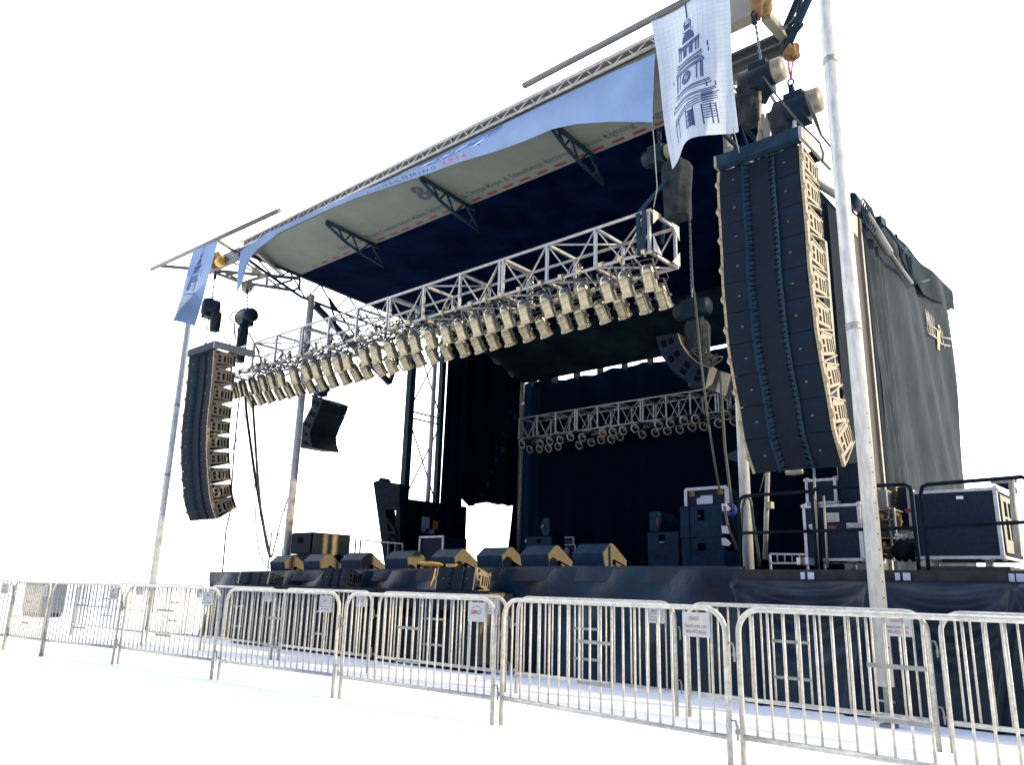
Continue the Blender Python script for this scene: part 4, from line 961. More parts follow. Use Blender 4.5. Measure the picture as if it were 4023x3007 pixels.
for k, (x0, x1, yb_, yt, lab) in enumerate(((930, 1036, 2300, 2246, 'black front-fill speaker with sunlit-tinted side plate at the left end of the subwoofers'), (1256, 1352, 2302, 2230, 'dark front-fill speaker on the middle of the subwoofer row'), (1705, 1858, 2308, 2226, 'front-fill speaker with bright sunlit-tinted side plate near the yellow cable'))):
    a = PY(x0, yb_, SY + .05); x1_ = PY(x1, yb_, SY + .05).x; w_ = x1_ - a.x
    if k == 0: w_ = PY(1040, yb_, SY).x - a.x
    b = put_box(V(a.x + w_ / 2, SY + .06, sz + .01), V(0, .16, 1), w_, PY(x0, yt, SY).z - sz - .01, .72, lab, 'front-fill speakers on the subwoofers')
    if k == 1:
        for c in list(b.children):
            if c.name.startswith(('rigging_plate', 'latch')):
                me = c.data.copy(); me.materials.clear(); me.materials.append(MATS['box']); c.data = me

# ================================================================ WEDGE MONITORS
def wedge(x0, x1, y, z, label):
    t = thing('wedge_monitor', label, 'stage monitor', ((x0 + x1) / 2, y, z), 'wedge monitors along the stage front')
    prof = [(0, 0), (-.05, .215), (.14, .365), (.21, .365), (.58, .13), (.57, .02), (.53, 0)]
    g_ = .018
    m = MB(); m.prism([V(x0 + g_, y + a, z + b) for a, b in prof][::-1], (x1 - x0 - 2 * g_, 0, 0)); obj('cabinet', m, 'wedge', t)
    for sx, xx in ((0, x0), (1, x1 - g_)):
        m = MB(); m.prism([V(xx, y + a, z + b) for a, b in prof][::-1], (g_, 0, 0)); pn = obj('end_panel', m, 'sunlit_end' if sx else 'wedge', t)
        if sx:
            m = MB(); m.box(x1, x1 + .006, y + .19, y + .27, z + .05, z + .13); obj('socket', m, 'slot', pn)
            m = MB(); m.path([V(x1 + .01, y + .24, z + .11), V(x1 + .05, y + .22, z + .10), V(x1 + .08, y + .35, z + .05), V(x1 + .12, y + .5, z + .0)], .014, 5); obj('speaker_lead', m, 'slot', pn)
    m = MB(); gp = [(.225, .366), (.57, .150)]
    m.add([V(x0 + .04, y + gp[0][0], z + gp[0][1]), V(x1 - .04, y + gp[0][0], z + gp[0][1]), V(x1 - .04, y + gp[1][0], z + gp[1][1]), V(x0 + .04, y + gp[1][0], z + gp[1][1])], [(0, 1, 2, 3)]); obj('grille', m, 'slot', t)
WQ = [(1066, 1125), (1197, 1262), (1344, 1424), (1517, 1608), (1699, 1793), (1878, 1980), (2050, 2162), (2256, 2378)]
for i, (a, b) in enumerate(WQ):
    xa = PY(a, 2220, 10.0).x; xb = PY(b, 2220, 10.0).x
    wedge(xa, xb, 10.0, dzf((xa + xb) / 2) + .003, 'black wedge monitor on the deck edge, %s from the left' % nth(i + 1))

# ================================================================ THINGS ON THE MAIN DECK
def pbox(mb, x0, x1, yt, yb_, Y, dep, z0=None):
    """box whose front face fills pixels x0..x1, yt..yb on plane Y"""
    xm = (x0 + x1) / 2; a = PY(x0, yb_, Y); b = PY(x1, yb_, Y); t = PY(xm, yt, Y); zb = PY(xm, yb_, Y).z if z0 is None else z0
    mb.box(a.x, b.x, Y, Y + dep, zb, t.z); return a.x, b.x, zb, t.z
t = thing('subwoofer', 'big black speaker box standing behind the left wedge monitors', 'subwoofer', tuple(PY(1180, 2230, 11.6)))
m = MB(); x0, x1, zb, zt = pbox(m, 1142, 1222, 2094, 2178, 11.6, 1.15); obj('cabinet', m, 'box', t)
m = MB(); m.box(x0 + .02, x1 - .02, 11.57, 11.6, zb + .03, zt - .03); obj('grille', m, 'box', t)
m = MB(); m.box(x0 + (x1 - x0) * .35, x0 + (x1 - x0) * .6, 11.56, 11.57, zt - .25, zt - .12); obj('badge', m, 'slot', t)
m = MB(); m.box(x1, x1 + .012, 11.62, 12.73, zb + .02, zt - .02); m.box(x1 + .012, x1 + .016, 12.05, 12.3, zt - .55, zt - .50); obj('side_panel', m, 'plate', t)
m = MB(); pbox(m, 1142, 1222, 2180, 2236, 11.62, 1.1, DZL); solo('subwoofer', m, 'box', 'lower black speaker box under the big one at the left of the deck', 'subwoofer')
# railings
def rail(label, pts, Y, zt, zb, bars, mt='alum', r=.02, end=True, mid=None, rounded=0):
    pass
def fence_px(label, x0, x1, yt0, yt1, Y, z0, nb, mt, r=.018, cat='railing'):
    t = thing('railing', label, cat, tuple(PY((x0 + x1) / 2, yt0, Y)))
    a = PY(x0, yt0, Y); b = PY(x1, yt1, Y); m = MB(); m.beam(a, b, r * 2, r * 2); m.beam(V(a.x, Y, z0), V(a.x, Y, a.z), r * 2, r * 2, (0, 1, 0)); m.beam(V(b.x, Y, z0), V(b.x, Y, b.z), r * 2, r * 2, (0, 1, 0)); m.beam(V(a.x, Y, z0 + .1), V(b.x, Y, z0 + .1), r * 2, r * 2); obj('frame', m, mt, t)
    m = MB()
    for k in range(1, nb): p_ = lerp(a, b, k / nb); m.tube(V(p_.x, Y, z0 + .1), p_, r * .7, 6)
    obj('bars', m, mt, t); return t
fence_px('white railing at the far left corner of the deck behind the cables', 1067, 1150, 2096, 2104, 13.5, DZL, 3, 'galv_dull')
fence_px('white railing between the big speaker box and the gap', 1305, 1398, 2117, 2125, 14.5, DZL, 4, 'galv_dull')
fence_px('white railing right of the gap, in front of the mast', 1417, 1583, 2124, 2138, 13.8, DZL, 6, 'galv_dull')
t = thing('equipment_case', 'black case with metal edges under the left lattice mast', 'case', tuple(PY(1690, 2200, 14)))
m = MB(); x0, x1, zb, zt = pbox(m, 1646, 1738, 2112, 2230, 13.6, .8, DZL); obj('body', m, 'case_black', t)
m = MB(); e_ = .03
m.box(x0 - e_, x1 + e_, 13.57, 13.61, zt - .02, zt + e_); m.box(x0 - e_, x0 + e_, 13.57, 13.6, zb, zt); m.box(x1 - e_, x1 + e_, 13.57, 13.6, zb, zt); obj('edge_trim', m, 'trim', t)
m = MB(); c0 = V(0, 0, 0); 
for k in range(7): m.path([PY(1700 + 40 * math.cos(a) - 8 * (k % 3), 2224 - 6 * k % 9 + 5 * math.sin(a * (1 + .1 * k)) - 3, 9.9 + .05 * math.sin(a) + .01 * k) for a in [i * .52 for i in range(12)]], .012, 5, closed=True)
solo('cable_coil', m, 'yellow', 'loose coil of yellow cable lying on the deck edge', 'cable coil')
m = MB(); pbox(m, 1751, 1790, 2217, 2229, 9.86, .14); solo('cable_box', m, 'orange', 'flat yellow plastic box beside the yellow cable coil', 'box')
m = MB(); m.path([PY(1712, 2234, 9.55), PY(1704, 2270, 9.5), PY(1690, 2306, 9.4)], .012, 5); solo('cable', m, 'yellow', 'yellow cable hanging down over the skirt', 'cable')
# drum fill
t = thing('monitor_speaker', 'dark monitor standing on end on a box before the backdrop', 'stage monitor', tuple(PY(2145, 2105, 16)))
m = MB(); m.prism([PY(*q, 16) for q in [(2138, 2036), (2158, 2036), (2159, 2092), (2154, 2106), (2133, 2106), (2120, 2068)]], (0, .6, 0)); obj('cabinet', m, 'horn', t)
m = MB(); m.prism([PY(*q, 15.98) for q in [(2133, 2064), (2136, 2062), (2130, 2074), (2127, 2074)]], (0, .01, 0)); obj('badge', m, 'white', t)
t = thing('subwoofer', 'low dark speaker box carrying the upended monitor, centre rear', 'subwoofer', tuple(PY(2110, 2200, 15.9)))
m = MB(); x0, x1, zb, zt = pbox(m, 2065, 2165, 2110, 2200, 15.9, .9, DZ); obj('cabinet', m, 'wedge', t)
m = MB(); pbox(m, 2108, 2122, 2120, 2134, 15.88, .01); obj('port', m, 'slot', t)
m = MB(); pbox(m, 2062, 2067, 2122, 2132, 15.88, .02); obj('label_plate', m, 'white', t)
t = thing('equipment_case', 'small dark case with pale frame and fan grille between wedge monitors', 'case', tuple(PY(2235, 2200, 15)))
m = MB(); pbox(m, 2216, 2260, 2112, 2232, 15, .6, DZ); obj('body', m, 'case_black', t)
m = MB(); 
for q in ((2218, 2252, 2110, 2114), (2218, 2260, 2140, 2144), (2250, 2254, 2110, 2140), (2256, 2260, 2144, 2232)): pbox(m, *q, 14.97, .03)
obj('edge_trim', m, 'galv_dull', t)
m = MB(); cc = PY(2227, 2168, 14.96)
for k in range(5): a = k * 2.513 / 2; m.tube(cc, cc + V(.07 * math.cos(a * 1.0), 0, .07 * math.sin(a)), .012, 5)
m.path([cc + V(.075 * math.cos(a), 0, .075 * math.sin(a)) for a in [i * .63 for i in range(10)]], .01, 5, closed=True); obj('fan_grille', m, 'galv_dull', t)
# right downstage speaker stack
t = thing('speaker_stack_box', 'tall black speaker box under the metal-edged case, right of centre', 'speaker', tuple(PY(2770, 2200, 12.6)))
SYk = 12.6
m = MB(); x0, x1, zb, zt = pbox(m, 2674, 2842, 1988, 2112, SYk, .9); m.box(x0 + .01, x1 - .01, SYk + .01, SYk + .9, DZ, zb - .01); obj('cabinet', m, 'wedge', t)
m = MB(); pbox(m, 2741, 2765, 2003, 2046, SYk - .02, .015); pbox(m, 2741, 2768, 2136, 2165, SYk - .02, .015); obj('handle_recess', m, 'slot', t)
m = MB(); pbox(m, 2742, 2750, 2026, 2031, SYk - .04, .01); obj('red_badge', m, 'red', t)
m = MB(); pbox(m, 2711, 2713, 1990, 2200, SYk - .012, .01); obj('seam', m, 'slot', t)
t = thing('equipment_case', 'black case with silver edges, blank white papers, topping the speaker box', 'case', tuple(PY(2770, 1980, 12.6)))
m = MB(); x0, x1, zb, zt = pbox(m, 2698, 2862, 1920, 1986, SYk, .8); obj('body', m, 'case_black', t)
m = MB(); e_ = .03; m.beam(V(x0, SYk - .02, zt), V(x1, SYk - .02, zt), .04, .05); m.box(x0 - e_, x0 + e_, SYk - .03, SYk, zb, zt); m.box(x1 - e_ - .02, x1 + e_, SYk - .03, SYk, zb, zt); obj('edge_trim', m, 'trim', t)
m = MB(); pbox(m, 2738, 2800, 1957, 1981, SYk - .02, .01); pbox(m, 2752, 2799, 1948, 1957, SYk - .02, .01); obj('paper', m, 'sticker', t)
m = MB(); pbox(m, 2708, 2729, 1931, 1952, SYk - .02, .01); pbox(m, 2820, 2842, 1923, 1944, SYk - .02, .01); obj('corner_latch', m, 'tan_cloth', t)
for k, (x, y) in enumerate(((2862, 2004), (2862, 2092), (2862, 2140))):
    c0 = PY(x, y, 12.3); m = MB(); m.lathe(c0 + V(.03, -.02, 0), c0 + V(.03, .04, 0), [(0, .05), (0, .11), (1, .11), (1, .05)], 14); 
    t = thing('castor', 'blue-tyred castor on the side of the stack, %s down' % ('first', 'second', 'third')[k], 'castor', tuple(c0), 'castors on the speaker stack')
    obj('wheel', m, 'blue' if k == 0 else 'slot', t); m = MB(); m.prism([c0 + V(-.10, -.03, .10), c0 + V(-.02, -.03, .10), c0 + V(.06, -.03, .01), c0 + V(.02, -.03, -.03), c0 + V(-.09, -.03, -.02)], (0, -.02, 0)); obj('fork', m, 'white', t)
t = thing('speaker_stack_box', 'lower dark speaker box left of the tall stack', 'speaker', tuple(PY(2600, 2200, 13)))
m = MB(); pbox(m, 2546, 2668, 2092, 2210, 13, .8, DZ); obj('cabinet', m, 'wedge', t)
m = MB(); pbox(m, 2588, 2608, 2102, 2124, 12.98, .015); obj('port', m, 'slot', t)
m = MB(); pbox(m, 2589, 2608, 2130, 2133, 12.97, .015); obj('badge', m, 'sticker', t)
m = MB(); m.prism([PY(*q, 13.1) for q in [(2551, 2012), (2584, 2012), (2600, 2045), (2588, 2088), (2552, 2088)]], (0, .6, 0)); t = thing('monitor_speaker', 'upended monitor wedge on the lower speaker box, right of centre', 'stage monitor', tuple(PY(2570, 2088, 13.1))); obj('cabinet', m, 'wedge', t)
m = MB(); pbox(m, 2580, 2586, 2038, 2062, 13.08, .01); obj('badge', m, 'case_red', t)
m = MB(); m.prism([PY(*q, 11.9) for q in [(2860, 1785), (2908, 1758), (2925, 1758), (2925, 1825), (2862, 1806)]], (0, .5, 0)); solo('monitor_speaker', m, 'horn', 'dark hanging wedge-shaped box half behind the right inner mast', 'speaker')
# small bits inside the roof: short dark tubes with pale ends
for k, (x, y, mt) in enumerate(((2475, 728, 'orange'), (2010, 905, 'tan_cloth'), (1630, 1043, 'galv_dull'))):
    q = PY(x, y, 13.5); m = MB(); m.tube(q, PY(x + 28, y + 18, 13.6), .03, 6); m.path([q + V(-.1 + .05 * math.cos(a), 0, .06 * math.sin(a)) for a in [i * .63 for i in range(10)]], .012, 5, closed=True)
    solo('cable_hook', m, mt, ('orange-ended tie tube under the roof, right', 'tan tie tube under the roof, middle', 'grey tie tube under the roof, left')[k], 'hook')

# ================================================================ RIGHT WING EQUIPMENT
def loop_rail(label, x0, x1, yt0, yt1, ym0, ym1, Y, Yb=None, posts=2, r=.022, mt='black'):
    t = thing('guard_rail', label, 'railing', tuple(PY((x0 + x1) / 2, yt0, Y)), 'black tube guard rails on the right platform')
    a = PY(x0, yt0 + 34, Y); a2 = PY(x0 + 26, yt0, Y); b2 = PY(x1 - 26, yt1, Y); b = PY(x1, yt1 + 34, Y)
    am = PY(x0 + 6, yt0 + 10, Y); bm = PY(x1 - 6, yt1 + 10, Y)
    m = MB(); m.path([V(a.x, Y, WZ), a, am, a2, b2, bm, b, V(b.x, Y, WZ)], r, 8); obj('hoop', m, mt, t)
    m = MB(); m.tube(V(a.x, Y, PY(x0, ym0, Y).z), V(b.x, Y, PY(x1, ym1, Y).z), r * .9, 8); obj('mid_rail', m, mt, t)
    return t
loop_rail('black hoop rail in front of the inner silver mast', 2902, 3208, 1950, 1932, 2096, 2088, 9.75)
loop_rail('black hoop rail crossing the flight case at the thick silver mast', 3190, 3580, 1918, 1905, 2088, 2075, 9.45)
loop_rail('black hoop rail before the large flight case', 3617, 4040, 1905, 1875, 2072, 2052, 9.42)
m = MB(); m.path([PY(2910, 2230, 9.9), PY(2916, 2000, 9.9), PY(2925, 1962, 9.9), PY(2937, 1952, 9.9), PY(2950, 1970, 9.9), PY(2960, 2060, 9.9), PY(2978, 2160, 9.9), PY(2985, 2230, 9.9)], .018, 6)
solo('cable_loop', m, 'cable_brown', 'cable looped over the rail at the inner silver mast', 'cable')
m = MB(); m.tube(PY(3016, 1856, 10.6), PY(3006, 2200, 10.6), .035, 8); solo('thin_post', m, 'galv_dull', 'thin grey post between the inner mast and the flight case', 'post')
m = MB(); pbox(m, 3012, 3030, 1972, 1998, 10.5, .1); solo('junction_box', m, 'plate', 'small cream box clamped to the thin grey post', 'box')
m = MB(); m.path([PY(3003, 1860, 10.5), PY(2985, 1935, 10.2)], .006, 4); solo('tie_cord', m, 'cable', 'cord tying the thin post to the rail', 'cord')
m = MB(); m.tube(PY(3197, 1840, 9.6), PY(3215, 2232, 9.6), .016, 6); m.tube(PY(3236, 1950, 9.6), PY(3252, 2232, 9.6), .014, 6); solo('rail_post', m, 'galv_dull', 'two thin upright tubes before the left flight case', 'posts')
m = MB(); c0 = PY(3120, 1854, 10.2); m.lathe(c0 + V(-.12, 0, 0), c0 + V(.12, 0, .0), [(0, 0), (.05, .04), (.5, .05), (.95, .04), (1, 0)], 10); solo('bottle', m, 'galv_dull', 'clear crumpled bottle shape lying on the dark case top', 'bottle')
def flight_case(label, x0, x1, yt, yb_, Y, dep, z0=None, red=False, handles=(), side=True, castors=True, latch=()):
    t = thing('flight_case', label, 'flight case', tuple(PY((x0 + x1) / 2, yb_, Y)))
    m = MB(); X0, X1, zb, zt = pbox(m, x0, x1, yt, yb_, Y, dep, z0); obj('body', m, 'case_black', t)
    e_ = .024; m = MB()
    for (a, b, c, d) in ((X0 - .01, X1 + .01, zt - e_, zt + .008), (X0 - .01, X1 + .01, zb - .008, zb + e_)): m.box(a, b, Y - .012, Y + .03, c, d); m.box(a, b, Y + dep - .03, Y + dep + .012, c, d)
    for xx in (X0, X1):
        m.box(xx - (e_ if xx == X1 else .012), xx + (.012 if xx == X1 else e_), Y - .010, Y + .03, zb + e_, zt - e_)
        m.box(xx - .01, xx + .011, Y + .03, Y + dep - .03, zt - e_, zt + .006); m.box(xx - .01, xx + .011, Y + .03, Y + dep - .03, zb - .006, zb + e_)
        m.box(xx - .01, xx + .0112, Y + dep - .05, Y + dep + .01, zb + e_, zt - e_)
    obj('edge_trim', m, 'trim', t)
    m = MB()
    for xx in (X0, X1):
        for zz in (zb, zt): m.lathe(V(xx, Y - .02, zz), V(xx, Y + .05, zz), [(0, 0), (.1, .028), (1, .034), (1, 0)], 10)
    obj('ball_corner', m, 'trim', t)
    for (hx0, hx1, hy0, hy1) in handles:
        m = MB(); q = MB(); hX0, hX1, hz0, hz1 = pbox(q, hx0, hx1, hy0, hy1, Y - .012, .01)
        m.box(hX0, hX1, Y - .014, Y - .010, hz0, hz1); m.tube(V(hX0 + .03, Y - .03, (hz0 + hz1) / 2), V(hX1 - .03, Y - .03, (hz0 + hz1) / 2), .012, 6)
        m.path([V(hX0, Y - .02, hz0), V(hX1, Y - .02, hz0), V(hX1, Y - .02, hz1), V(hX0, Y - .02, hz1)], .009, 5, closed=True); obj('recessed_handle', m, 'trim', t)
    if castors:
        for k, xx in enumerate((X0 + .15, X1 - .15)):
            m = MB(); m.lathe(V(xx - .03, Y + .08, zb - .07), V(xx + .03, Y + .08, zb - .07), [(0, 0), (0, .055), (1, .055), (1, 0)], 12); m.box(xx - .05, xx + .05, Y + .03, Y + .13, zb - .02, zb - .008); obj('castor', m, 'galv_dull', t)
    return t, X0, X1, zb, zt
t, X0, X1, zb, zt = flight_case('large black flight case with silver edges at the right picture edge', 3608, 3944, 1925, 2195, 9.62, 1.05)
m = MB(); X_ = X1 + .012; m.box(X_, X_ + .01, 9.72, 10.55, zb + .06, zt - .06); obj('side_panel', m, 'plate', t)
m = MB()
for k in range(3): m.box(X_ + .01, X_ + .014, 9.85 + .22 * k, 9.97 + .22 * k, zt - .28, zt - .12); m.box(X_ + .01, X_ + .014, 9.85 + .22 * k, 9.97 + .22 * k, zb + .2, zb + .42)
obj('side_catch', m, 'slot', t)
m = MB(); pbox(m, 3757, 3785, 1950, 1962, 9.60, .005); obj('white_label', m, 'white', t)
m = MB(); m.box(X0 + .05, X1 - .05, 9.66, 10.6, WZ, zb - .13); m.box(X0 - .02, X1 + .05, 9.6, 10.7, WZ, WZ + .05); obj('dolly', m, 'tarp_brown', t)
t, X0, X1, zb, zt = flight_case('black flight case with faded red stripe behind the thick silver mast', 3170, 3392, 1985, 2203, 9.8, .8, handles=((3248, 3298, 2018, 2050), (3182, 3222, 2063, 2090), (3328, 3374, 2058, 2078)))
m = MB(); pbox(m, 3250, 3284, 2066, 2078, 9.79, .006); obj('red_stripe', m, 'case_red', t)
flight_case('smaller black case stacked on the red-striped flight case', 3172, 3288, 1884, 1980, 9.95, .5, castors=False)
# amp rack with sunlit face turned right
t = thing('amp_rack', 'open equipment rack with knobs and blue-lit face beside the mast', 'rack', tuple(PY(3315, 1980, 10.1)))
rx = PY(3290, 1980, 9.95).x
m = MB(); m.box(rx + .02, rx + .3, 10.0, 10.38, PY(3290, 1982, 10).z, PY(3290, 1826, 10).z); obj('body', m, 'case_black', t)
m = MB()
zz0, zz1 = PY(3290, 1982, 10).z, PY(3290, 1826, 10).z; zm = PY(3290, 1880, 10).z
for z in (zz0, zm, zz1): m.beam(V(rx + .32, 10.0, z), V(rx + .32, 10.38, z), .03, .03)
for y in (10.0, 10.19, 10.38): m.beam(V(rx + .32, y, zz0), V(rx + .32, y, zz1), .025, .025, (0, 1, 0))
obj('frame', m, 'trim', t)
m = MB(); m.box(rx + .30, rx + .315, 10.02, 10.36, zz0 + .05, zm - .02); obj('front_panel', m, 'tarp_brown', t)
for k in range(9):
    c0 = V(rx + .316, 10.05 + .06 * (k % 5), zz0 + .12 + .11 * (k // 5)); m = MB(); m.lathe(c0, c0 + V(.02, 0, 0), [(0, .02), (1, .018), (1, 0)], 8); obj('knob', m, ('blue', 'orange', 'white')[k % 3], t)
m = MB(); q = MB(); pbox(m, 3430, 3486, 1925, 1992, 10.6, .4); solo('monitor_desk', m, 'panel_grey', 'pale grey flat panel leaning behind the thick silver mast', 'panel')
m = MB()
for k in range(4):
    def ff(u, v, k=k): q = PY(3484 + 11 * (k + u), lerp(2006, 1912, v), 10.9); return q + V(0, -.05 * math.sin(math.pi * u) - .012 * math.sin(v * 60 + k), 0)
    m.grid(ff, 4, 40, (0, .1, 0))
solo('foil_wrap', m, 'plate', 'cream crinkled panel beside the grey panel', 'panel')
t = thing('shelf_rack', 'open steel shelf rack loaded with drum hardware behind the mast', 'rack', tuple(PY(3475, 2200, 10.3)))
m = MB()
for x in (3450, 3506, 3526): pbox(m, x, x + 6, 1995, 2205, 10.3, .05)
for y in (2000, 2040, 2112, 2150): pbox(m, 3450, 3510, y, y + 6, 10.3, .4)
obj('frame', m, 'galv_dull', t)
m = MB()
for k in range(8):
    c0 = PY(3480 + 3 * (k % 2), 2025 + 20 * k, 10.35); m.lathe(c0, c0 + V(0, .3, 0), [(0, .05), (0, .10), (1, .10)], 10)
obj('drum_shell', m, 'tan_cloth', t)
m = MB()
for x, y in ((3460, 2020), (3470, 2130)): pbox(m, x, x + 10, y, y + 18, 10.27, .02)
obj('paper_tag', m, 'orange', t)
t = thing('folding_stand', 'folded white tripod stands lying among gear beside the large case', 'stand', tuple(PY(3550, 2160, 10.2)))
m = MB()
for a, b in (((3520, 2140), (3540, 2105)), ((3540, 2105), (3565, 2160)), ((3535, 2110), (3555, 2160)), ((3580, 2130), (3565, 2160)), ((3515, 2105), (3560, 2108)), ((3545, 2108), (3548, 2160))): m.tube(PY(*a, 10.2), PY(*b, 10.2), .02, 6)
obj('tubes', m, 'white', t)
m = MB()
def bagf(u, v): a = u * 2 * math.pi; r_ = math.sin(math.pi * min(1, .06 + v * .9)) ** .5; return PY(3565, 2190, 10.0) + V(.17 * r_ * math.cos(a), .14 * r_ * math.sin(a), -.04 + .24 * v + .02 * math.sin(a * 5))
m.grid(bagf, 24, 10); solo('gear_bag', m, 'black', 'soft black bag at the foot of the folded stands', 'bag')
m = MB(); pbox(m, 3540, 3575, 1915, 2080, 10.7, .4); solo('equipment_case', m, 'case_black', 'dark upright case between foil panel and hoop rail', 'case')
m = MB(); pbox(m, 3555, 3580, 2000, 2014, 10.6, .05); solo('red_tag', m, 'red', 'small red label hanging before the dark upright case', 'tag')
t = thing('parcel', 'cream box with dark straps lying on the platform edge', 'box', tuple(PY(3150, 2220, 9.7)))
m = MB(); X0, X1, zb, zt = pbox(m, 3130, 3177, 2192, 2220, 9.6, .25); obj('body', m, 'white', t); m = MB(); m.box(X0 + .05, X0 + .07, 9.59, 9.86, zb, zt + .005); m.box(X1 - .07, X1 - .05, 9.59, 9.86, zb, zt + .005); obj('strap', m, 'tan_cloth', t)
fence_px('low pale railing on the platform floor left of the flight case', 3025, 3170, 2178, 2180, 10.0, WZ, 5, 'alum', .012)
m = MB(); m.prism([PY(*q, 10.4) for q in [(3893, 1895), (3960, 1898), (3965, 1925)]], (0, .5, 0)); m2 = m; solo('dark_tray', m, 'case_black', 'dark triangular tray edge above the large flight case', 'tray')
m = MB(); m.tube(PY(3972, 1880, 9.5), PY(4000, 2190, 9.5), .03, 8); m.beam(PY(3893, 1892, 9.9), PY(3995, 1888, 9.9), .05, .05); solo('clamp_post', m, 'galv_dull', 'pale clamp post at the right end of the large flight case', 'post')

# ================================================================ BARRICADES
LB = 2.24; HB = 1.12; RT = .021
def barricade_proto(sign):
    t = thing('crowd_barrier', 'x', 'barrier', (0, 0, 0))
    m = MB(); Rc = .17
    pts = [V(0, 0, 0), V(0, 0, HB - Rc)] + [V(Rc - Rc * math.cos(a), 0, HB - Rc + Rc * math.sin(a)) for a in [rad(15 * i) for i in range(1, 6)]] + [V(Rc, 0, HB), V(LB - Rc, 0, HB)]
    pts += [V(LB - Rc + Rc * math.sin(a), 0, HB - Rc + Rc * math.cos(a)) for a in [rad(15 * i) for i in range(1, 6)]] + [V(LB, 0, HB - Rc), V(LB, 0, 0)]
    m.path(pts, RT, 10); m.tube(V(.01, 0, .235), V(LB - .01, 0, .235), RT * .97, 10); obj('frame', m, 'galv', t)
    m = MB(); n_ = 19; step = LB / (n_ + 1)
    for k in range(1, n_ + 1):
        x = k * step; zt_ = HB - .01
        if x < Rc: zt_ = HB - Rc + math.sqrt(max(0, Rc * Rc - (Rc - x) ** 2)) - .005
        if x > LB - Rc: zt_ = HB - Rc + math.sqrt(max(0, Rc * Rc - (x - LB + Rc) ** 2)) - .005
        m.tube(V(x, 0, .24), V(x, 0, zt_), .0095, 7)
    obj('bars', m, 'galv', t)
    x0 = 9 * step - .01 - step; x1 = x0 + 3 * step + .02
    for z in (.80, .47): m = MB(); m.box(x0, x1, -.018, -.011, z - .014, z + .014); obj('cross_bar', m, 'galv_dull', t)
    for z in (.83, .30):
        m = MB(); m.path([V(LB, 0, z), V(LB + .02, 0, z + .05), V(LB + .05, 0, z + .05), V(LB + .062, 0, z + .01), V(LB + .062, 0, z - .08)], .008, 6); obj('hook', m, 'galv_dull', t)
        m = MB(); m.box(-.05, -.015, -.012, .012, z - .05, z - .02); obj('hook_eye', m, 'galv_dull', t)
    sx0, sx1, sz0, sz1 = LB - 3.0 * step, LB - 1.0 * step, HB - .215, HB - .035
    if sign:
        m = MB(); m.box(sx0, sx1, -.022, -.016, sz0, sz1); sg = obj('sign_plate', m, 'sign', t)
        F = lambda ox, oz: (lambda x, y: V(ox + x, -.0235, oz + y))
        w_ = sx1 - sx0
        if sign == 'logo':
            m = MB(); put_text(m, 'S', F(sx0 + .04, sz0 + .07), .02, .04, .02); put_text(m, 'NCO', F(sx0 + .095, sz0 + .07), .075, .04, .02); obj('lettering', m, 'text_dark', sg)
            m = MB(); m.add([V(sx0 + .077 + .016 * math.cos(a), -.0235, sz0 + .088 + .018 * math.sin(a)) for a in [i * .52 for i in range(12)]], [list(range(12))])
            for i in range(10):
                a0, a1 = rad(150 - 13 * i), rad(137 - 13 * i); m.add([V(sx0 + .115 + .075 * math.cos(a0), -.0235, sz0 + .09 + .05 * math.sin(a0)), V(sx0 + .115 + .075 * math.cos(a1), -.0235, sz0 + .09 + .05 * math.sin(a1)), V(sx0 + .115 + .075 * math.cos(a1), -.0235, sz0 + .096 + .05 * math.sin(a1)), V(sx0 + .115 + .075 * math.cos(a0), -.0235, sz0 + .096 + .05 * math.sin(a0))], [(0, 1, 2, 3)])
            obj('red_emblem', m, 'red', sg)
        elif sign == 'boxed':
            m = MB(); put_text(m, 'SONCO', F(sx0 + .06, sz0 + .115), .09, .025, .02)
            for a in ((sx0 + .025, sx1 - .025, sz1 - .022, sz1 - .018), (sx0 + .025, sx1 - .025, sz0 + .095, sz0 + .099), (sx0 + .025, sx1 - .025, sz0 + .060, sz0 + .064), (sx0 + .025, sx0 + .029, sz0 + .06, sz1 - .02), (sx1 - .029, sx1 - .025, sz0 + .06, sz1 - .02), (sx0 + .04, sx1 - .04, sz0 + .03, sz0 + .036)): m.add([V(a[0], -.0235, a[2]), V(a[1], -.0235, a[2]), V(a[1], -.0235, a[3]), V(a[0], -.0235, a[3])], [(0, 1, 2, 3)])
            obj('lettering', m, 'text_dark', sg)
        else:
            m = MB(); put_text(m, 'SONCO', F(sx0 + .055, sz0 + .12), .085, .028, .03); put_text(m, 'FenceCenter.com', F(sx0 + .02, sz0 + .068), w_ - .045, .028, .015); put_text(m, '800-457-6626', F(sx0 + .03, sz0 + .026), w_ - .06, .026, .015); obj('lettering', m, 'sign_red', sg)
    return t
protos = {k: barricade_proto(k) for k in ('logo', 'boxed', 'web', None)}
used_ = set()
def put_barrier(a, b, sign, label, group):
    r = protos[sign]
    if sign in used_: r = copy_tree(r)
    used_.add(sign)
    if r.name in [p_.name for p_ in protos.values()]: KID.setdefault(r.name, [(c, kids(c)) for c in kids(r)])
    d = b - a; d.z = 0; r.location = a; r.rotation_euler = (0, 0, math.atan2(d.y, d.x)); r.scale = (d.length / LB, 1, 1)
    tag(r, label, 'barrier', group); return r
G1 = 'crowd barriers of the front row'
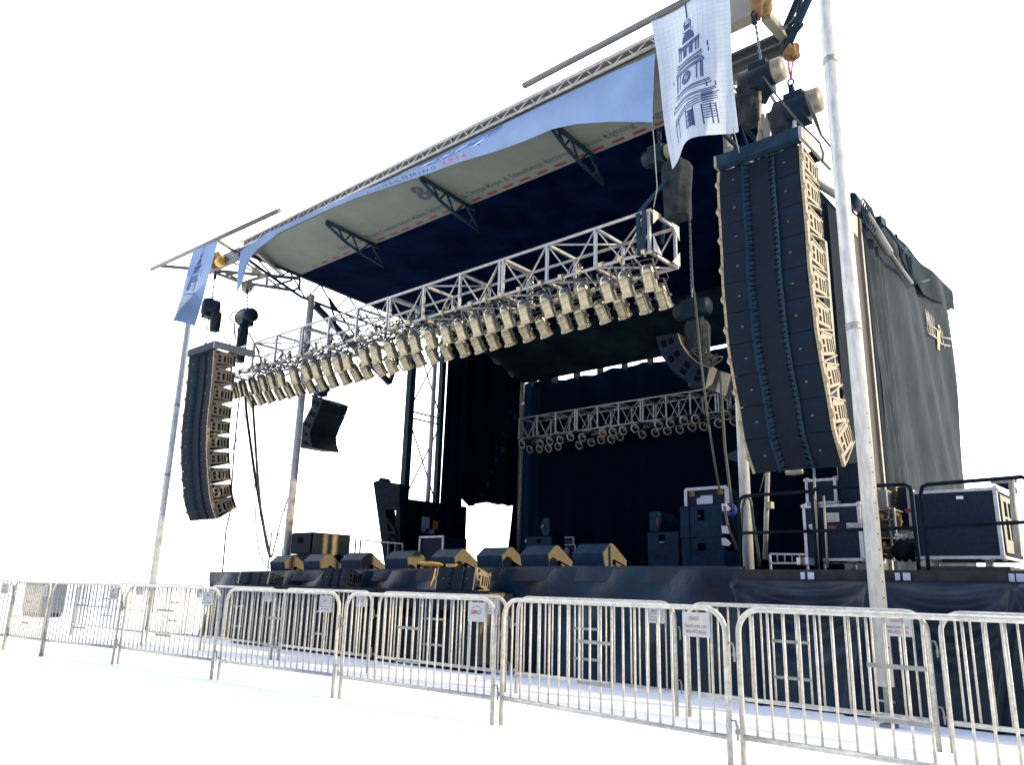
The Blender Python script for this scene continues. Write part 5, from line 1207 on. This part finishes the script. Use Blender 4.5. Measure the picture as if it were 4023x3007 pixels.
front = [(None, (12, 2555), 'web', 'barrier cut off by the left picture edge, front row'),
         ((16, 2555), (156, 2580), 'web', 'foreshortened front barrier at far left, turned to face across the row'),
         ((166, 2580), (440, 2612), 'web', 'front barrier left of the left silver mast, reddish lettered sign'),
         ((462, 2612), (828, 2672), 'boxed', 'front barrier just before the foot of the left silver mast'),
         ((856, 2675), (1305, 2744), 'boxed', 'front barrier covering the left end of the black skirt'),
         ((1333, 2750), (1932, 2852), 'logo', 'front barrier with bold dark letters and red dot on its sign'),
         ((1968, 2852), None, 'web', 'front barrier right of the bold logo sign, with orange web address sign'),
         (None, None, 'boxed', 'nearest front barrier, cut off by the right picture edge')]
pos = []
for a, b, sgn, lab in front[1:6]: pos.append((PZ(*a), PZ(*b)))
pos = [(pos[0][0] + V(-1.2, -2.0, 0), pos[0][0] + V(-.03, -.02, 0))] + pos
# replace the first by an equal-length panel ending at its neighbour
pos[0] = (PZ(10, 2556) + V(-2.05, -.55, 0), PZ(10, 2556))
pos.append((PZ(1968, 2852), PZ(2872, 3040))); pos.append((PZ(2925, 3040), PZ(2925, 3040) + V(2.3, -.03, 0)))
for (a, b), (_, _, sgn, lab) in zip(pos, front): put_barrier(a, b, sgn, lab, G1)
G2 = 'crowd barriers of the rear row'
BYr = 7.66
def bx(px, Y, py=2600): return V(PY(px, py, Y).x, Y, 0)
rear = [((2705, 7.70), (3655, 7.73), 'web', 'rear barrier at the foot of the thick silver mast'),
        ((2030, 7.64), (2655, 7.66), 'boxed', 'rear barrier seen through the front one with the web address sign'),
        ((1476, 7.6), (1985, 7.63), 'boxed', 'rear barrier before the sunlit end of the subwoofer row'),
        ((1092, 7.6), (1445, 7.6), 'logo', 'rear barrier seen behind the front logo-sign barrier'),
        ((795, 7.55), (1062, 7.58), 'boxed', 'rear barrier hiding the left end of the black skirt'),
        ((562, 7.35), (778, 7.5), 'boxed', 'rear barrier just right of the left silver mast'),
        ((262, 7.1), (545, 7.15), 'web', 'rear barrier left of the left silver mast')]
for (a, ya), (b, yb_), sgn, lab in rear: put_barrier(bx(a, ya), bx(b, yb_), sgn, lab, G2)
put_barrier(V(-1.92, 7.75, 0), V(.38, 7.72, 0), None, 'rear barrier at the right picture edge without a visible sign', G2)
for k, (a, b, Y) in enumerate(((225, 400, 11.5), (410, 600, 11.6), (150, 330, 15))): put_barrier(bx(a, Y, 2480), bx(b, Y + .3, 2480), None, ('distant barrier seen through the bars, left of the left mast', 'distant barrier right behind the foot of the left mast', 'farthest barrier, small behind the left front barriers')[k], 'far crowd barriers at the left')
m = MB(); 
q0 = bx(190, 12.5, 2480)
put_pts = [(60, 9.0), (130, 9.4)]
t = thing('utility_box', 'weathered grey box standing behind the foreshortened far left barrier', 'box', tuple(bx(70, 9.2)))
a = bx(48, 9.2); b = bx(118, 9.2); m.box(a.x, b.x, 9.2, 9.9, 0.12, 1.02); obj('body', m, 'galv_dull', t)
m = MB(); m.box(lerp(a.x, b.x, .2), lerp(a.x, b.x, .6), 9.19, 9.2, .7, .95); obj('paper', m, 'beige_steel', t)
m = MB(); m.box(a.x, b.x, 9.25, 9.85, 0, .12); obj('plinth', m, 'dark_steel', t)

# remove unused prototypes
for pr in [can0, boxp] + list(protos.values()):
    if pr.get('label') == 'x':
        for c in list(pr.children):
            for g_ in list(c.children): bpy.data.objects.remove(g_)
            bpy.data.objects.remove(c)
        bpy.data.objects.remove(pr)
for o in bpy.data.objects:
    if '_o' in o: del o['_o']
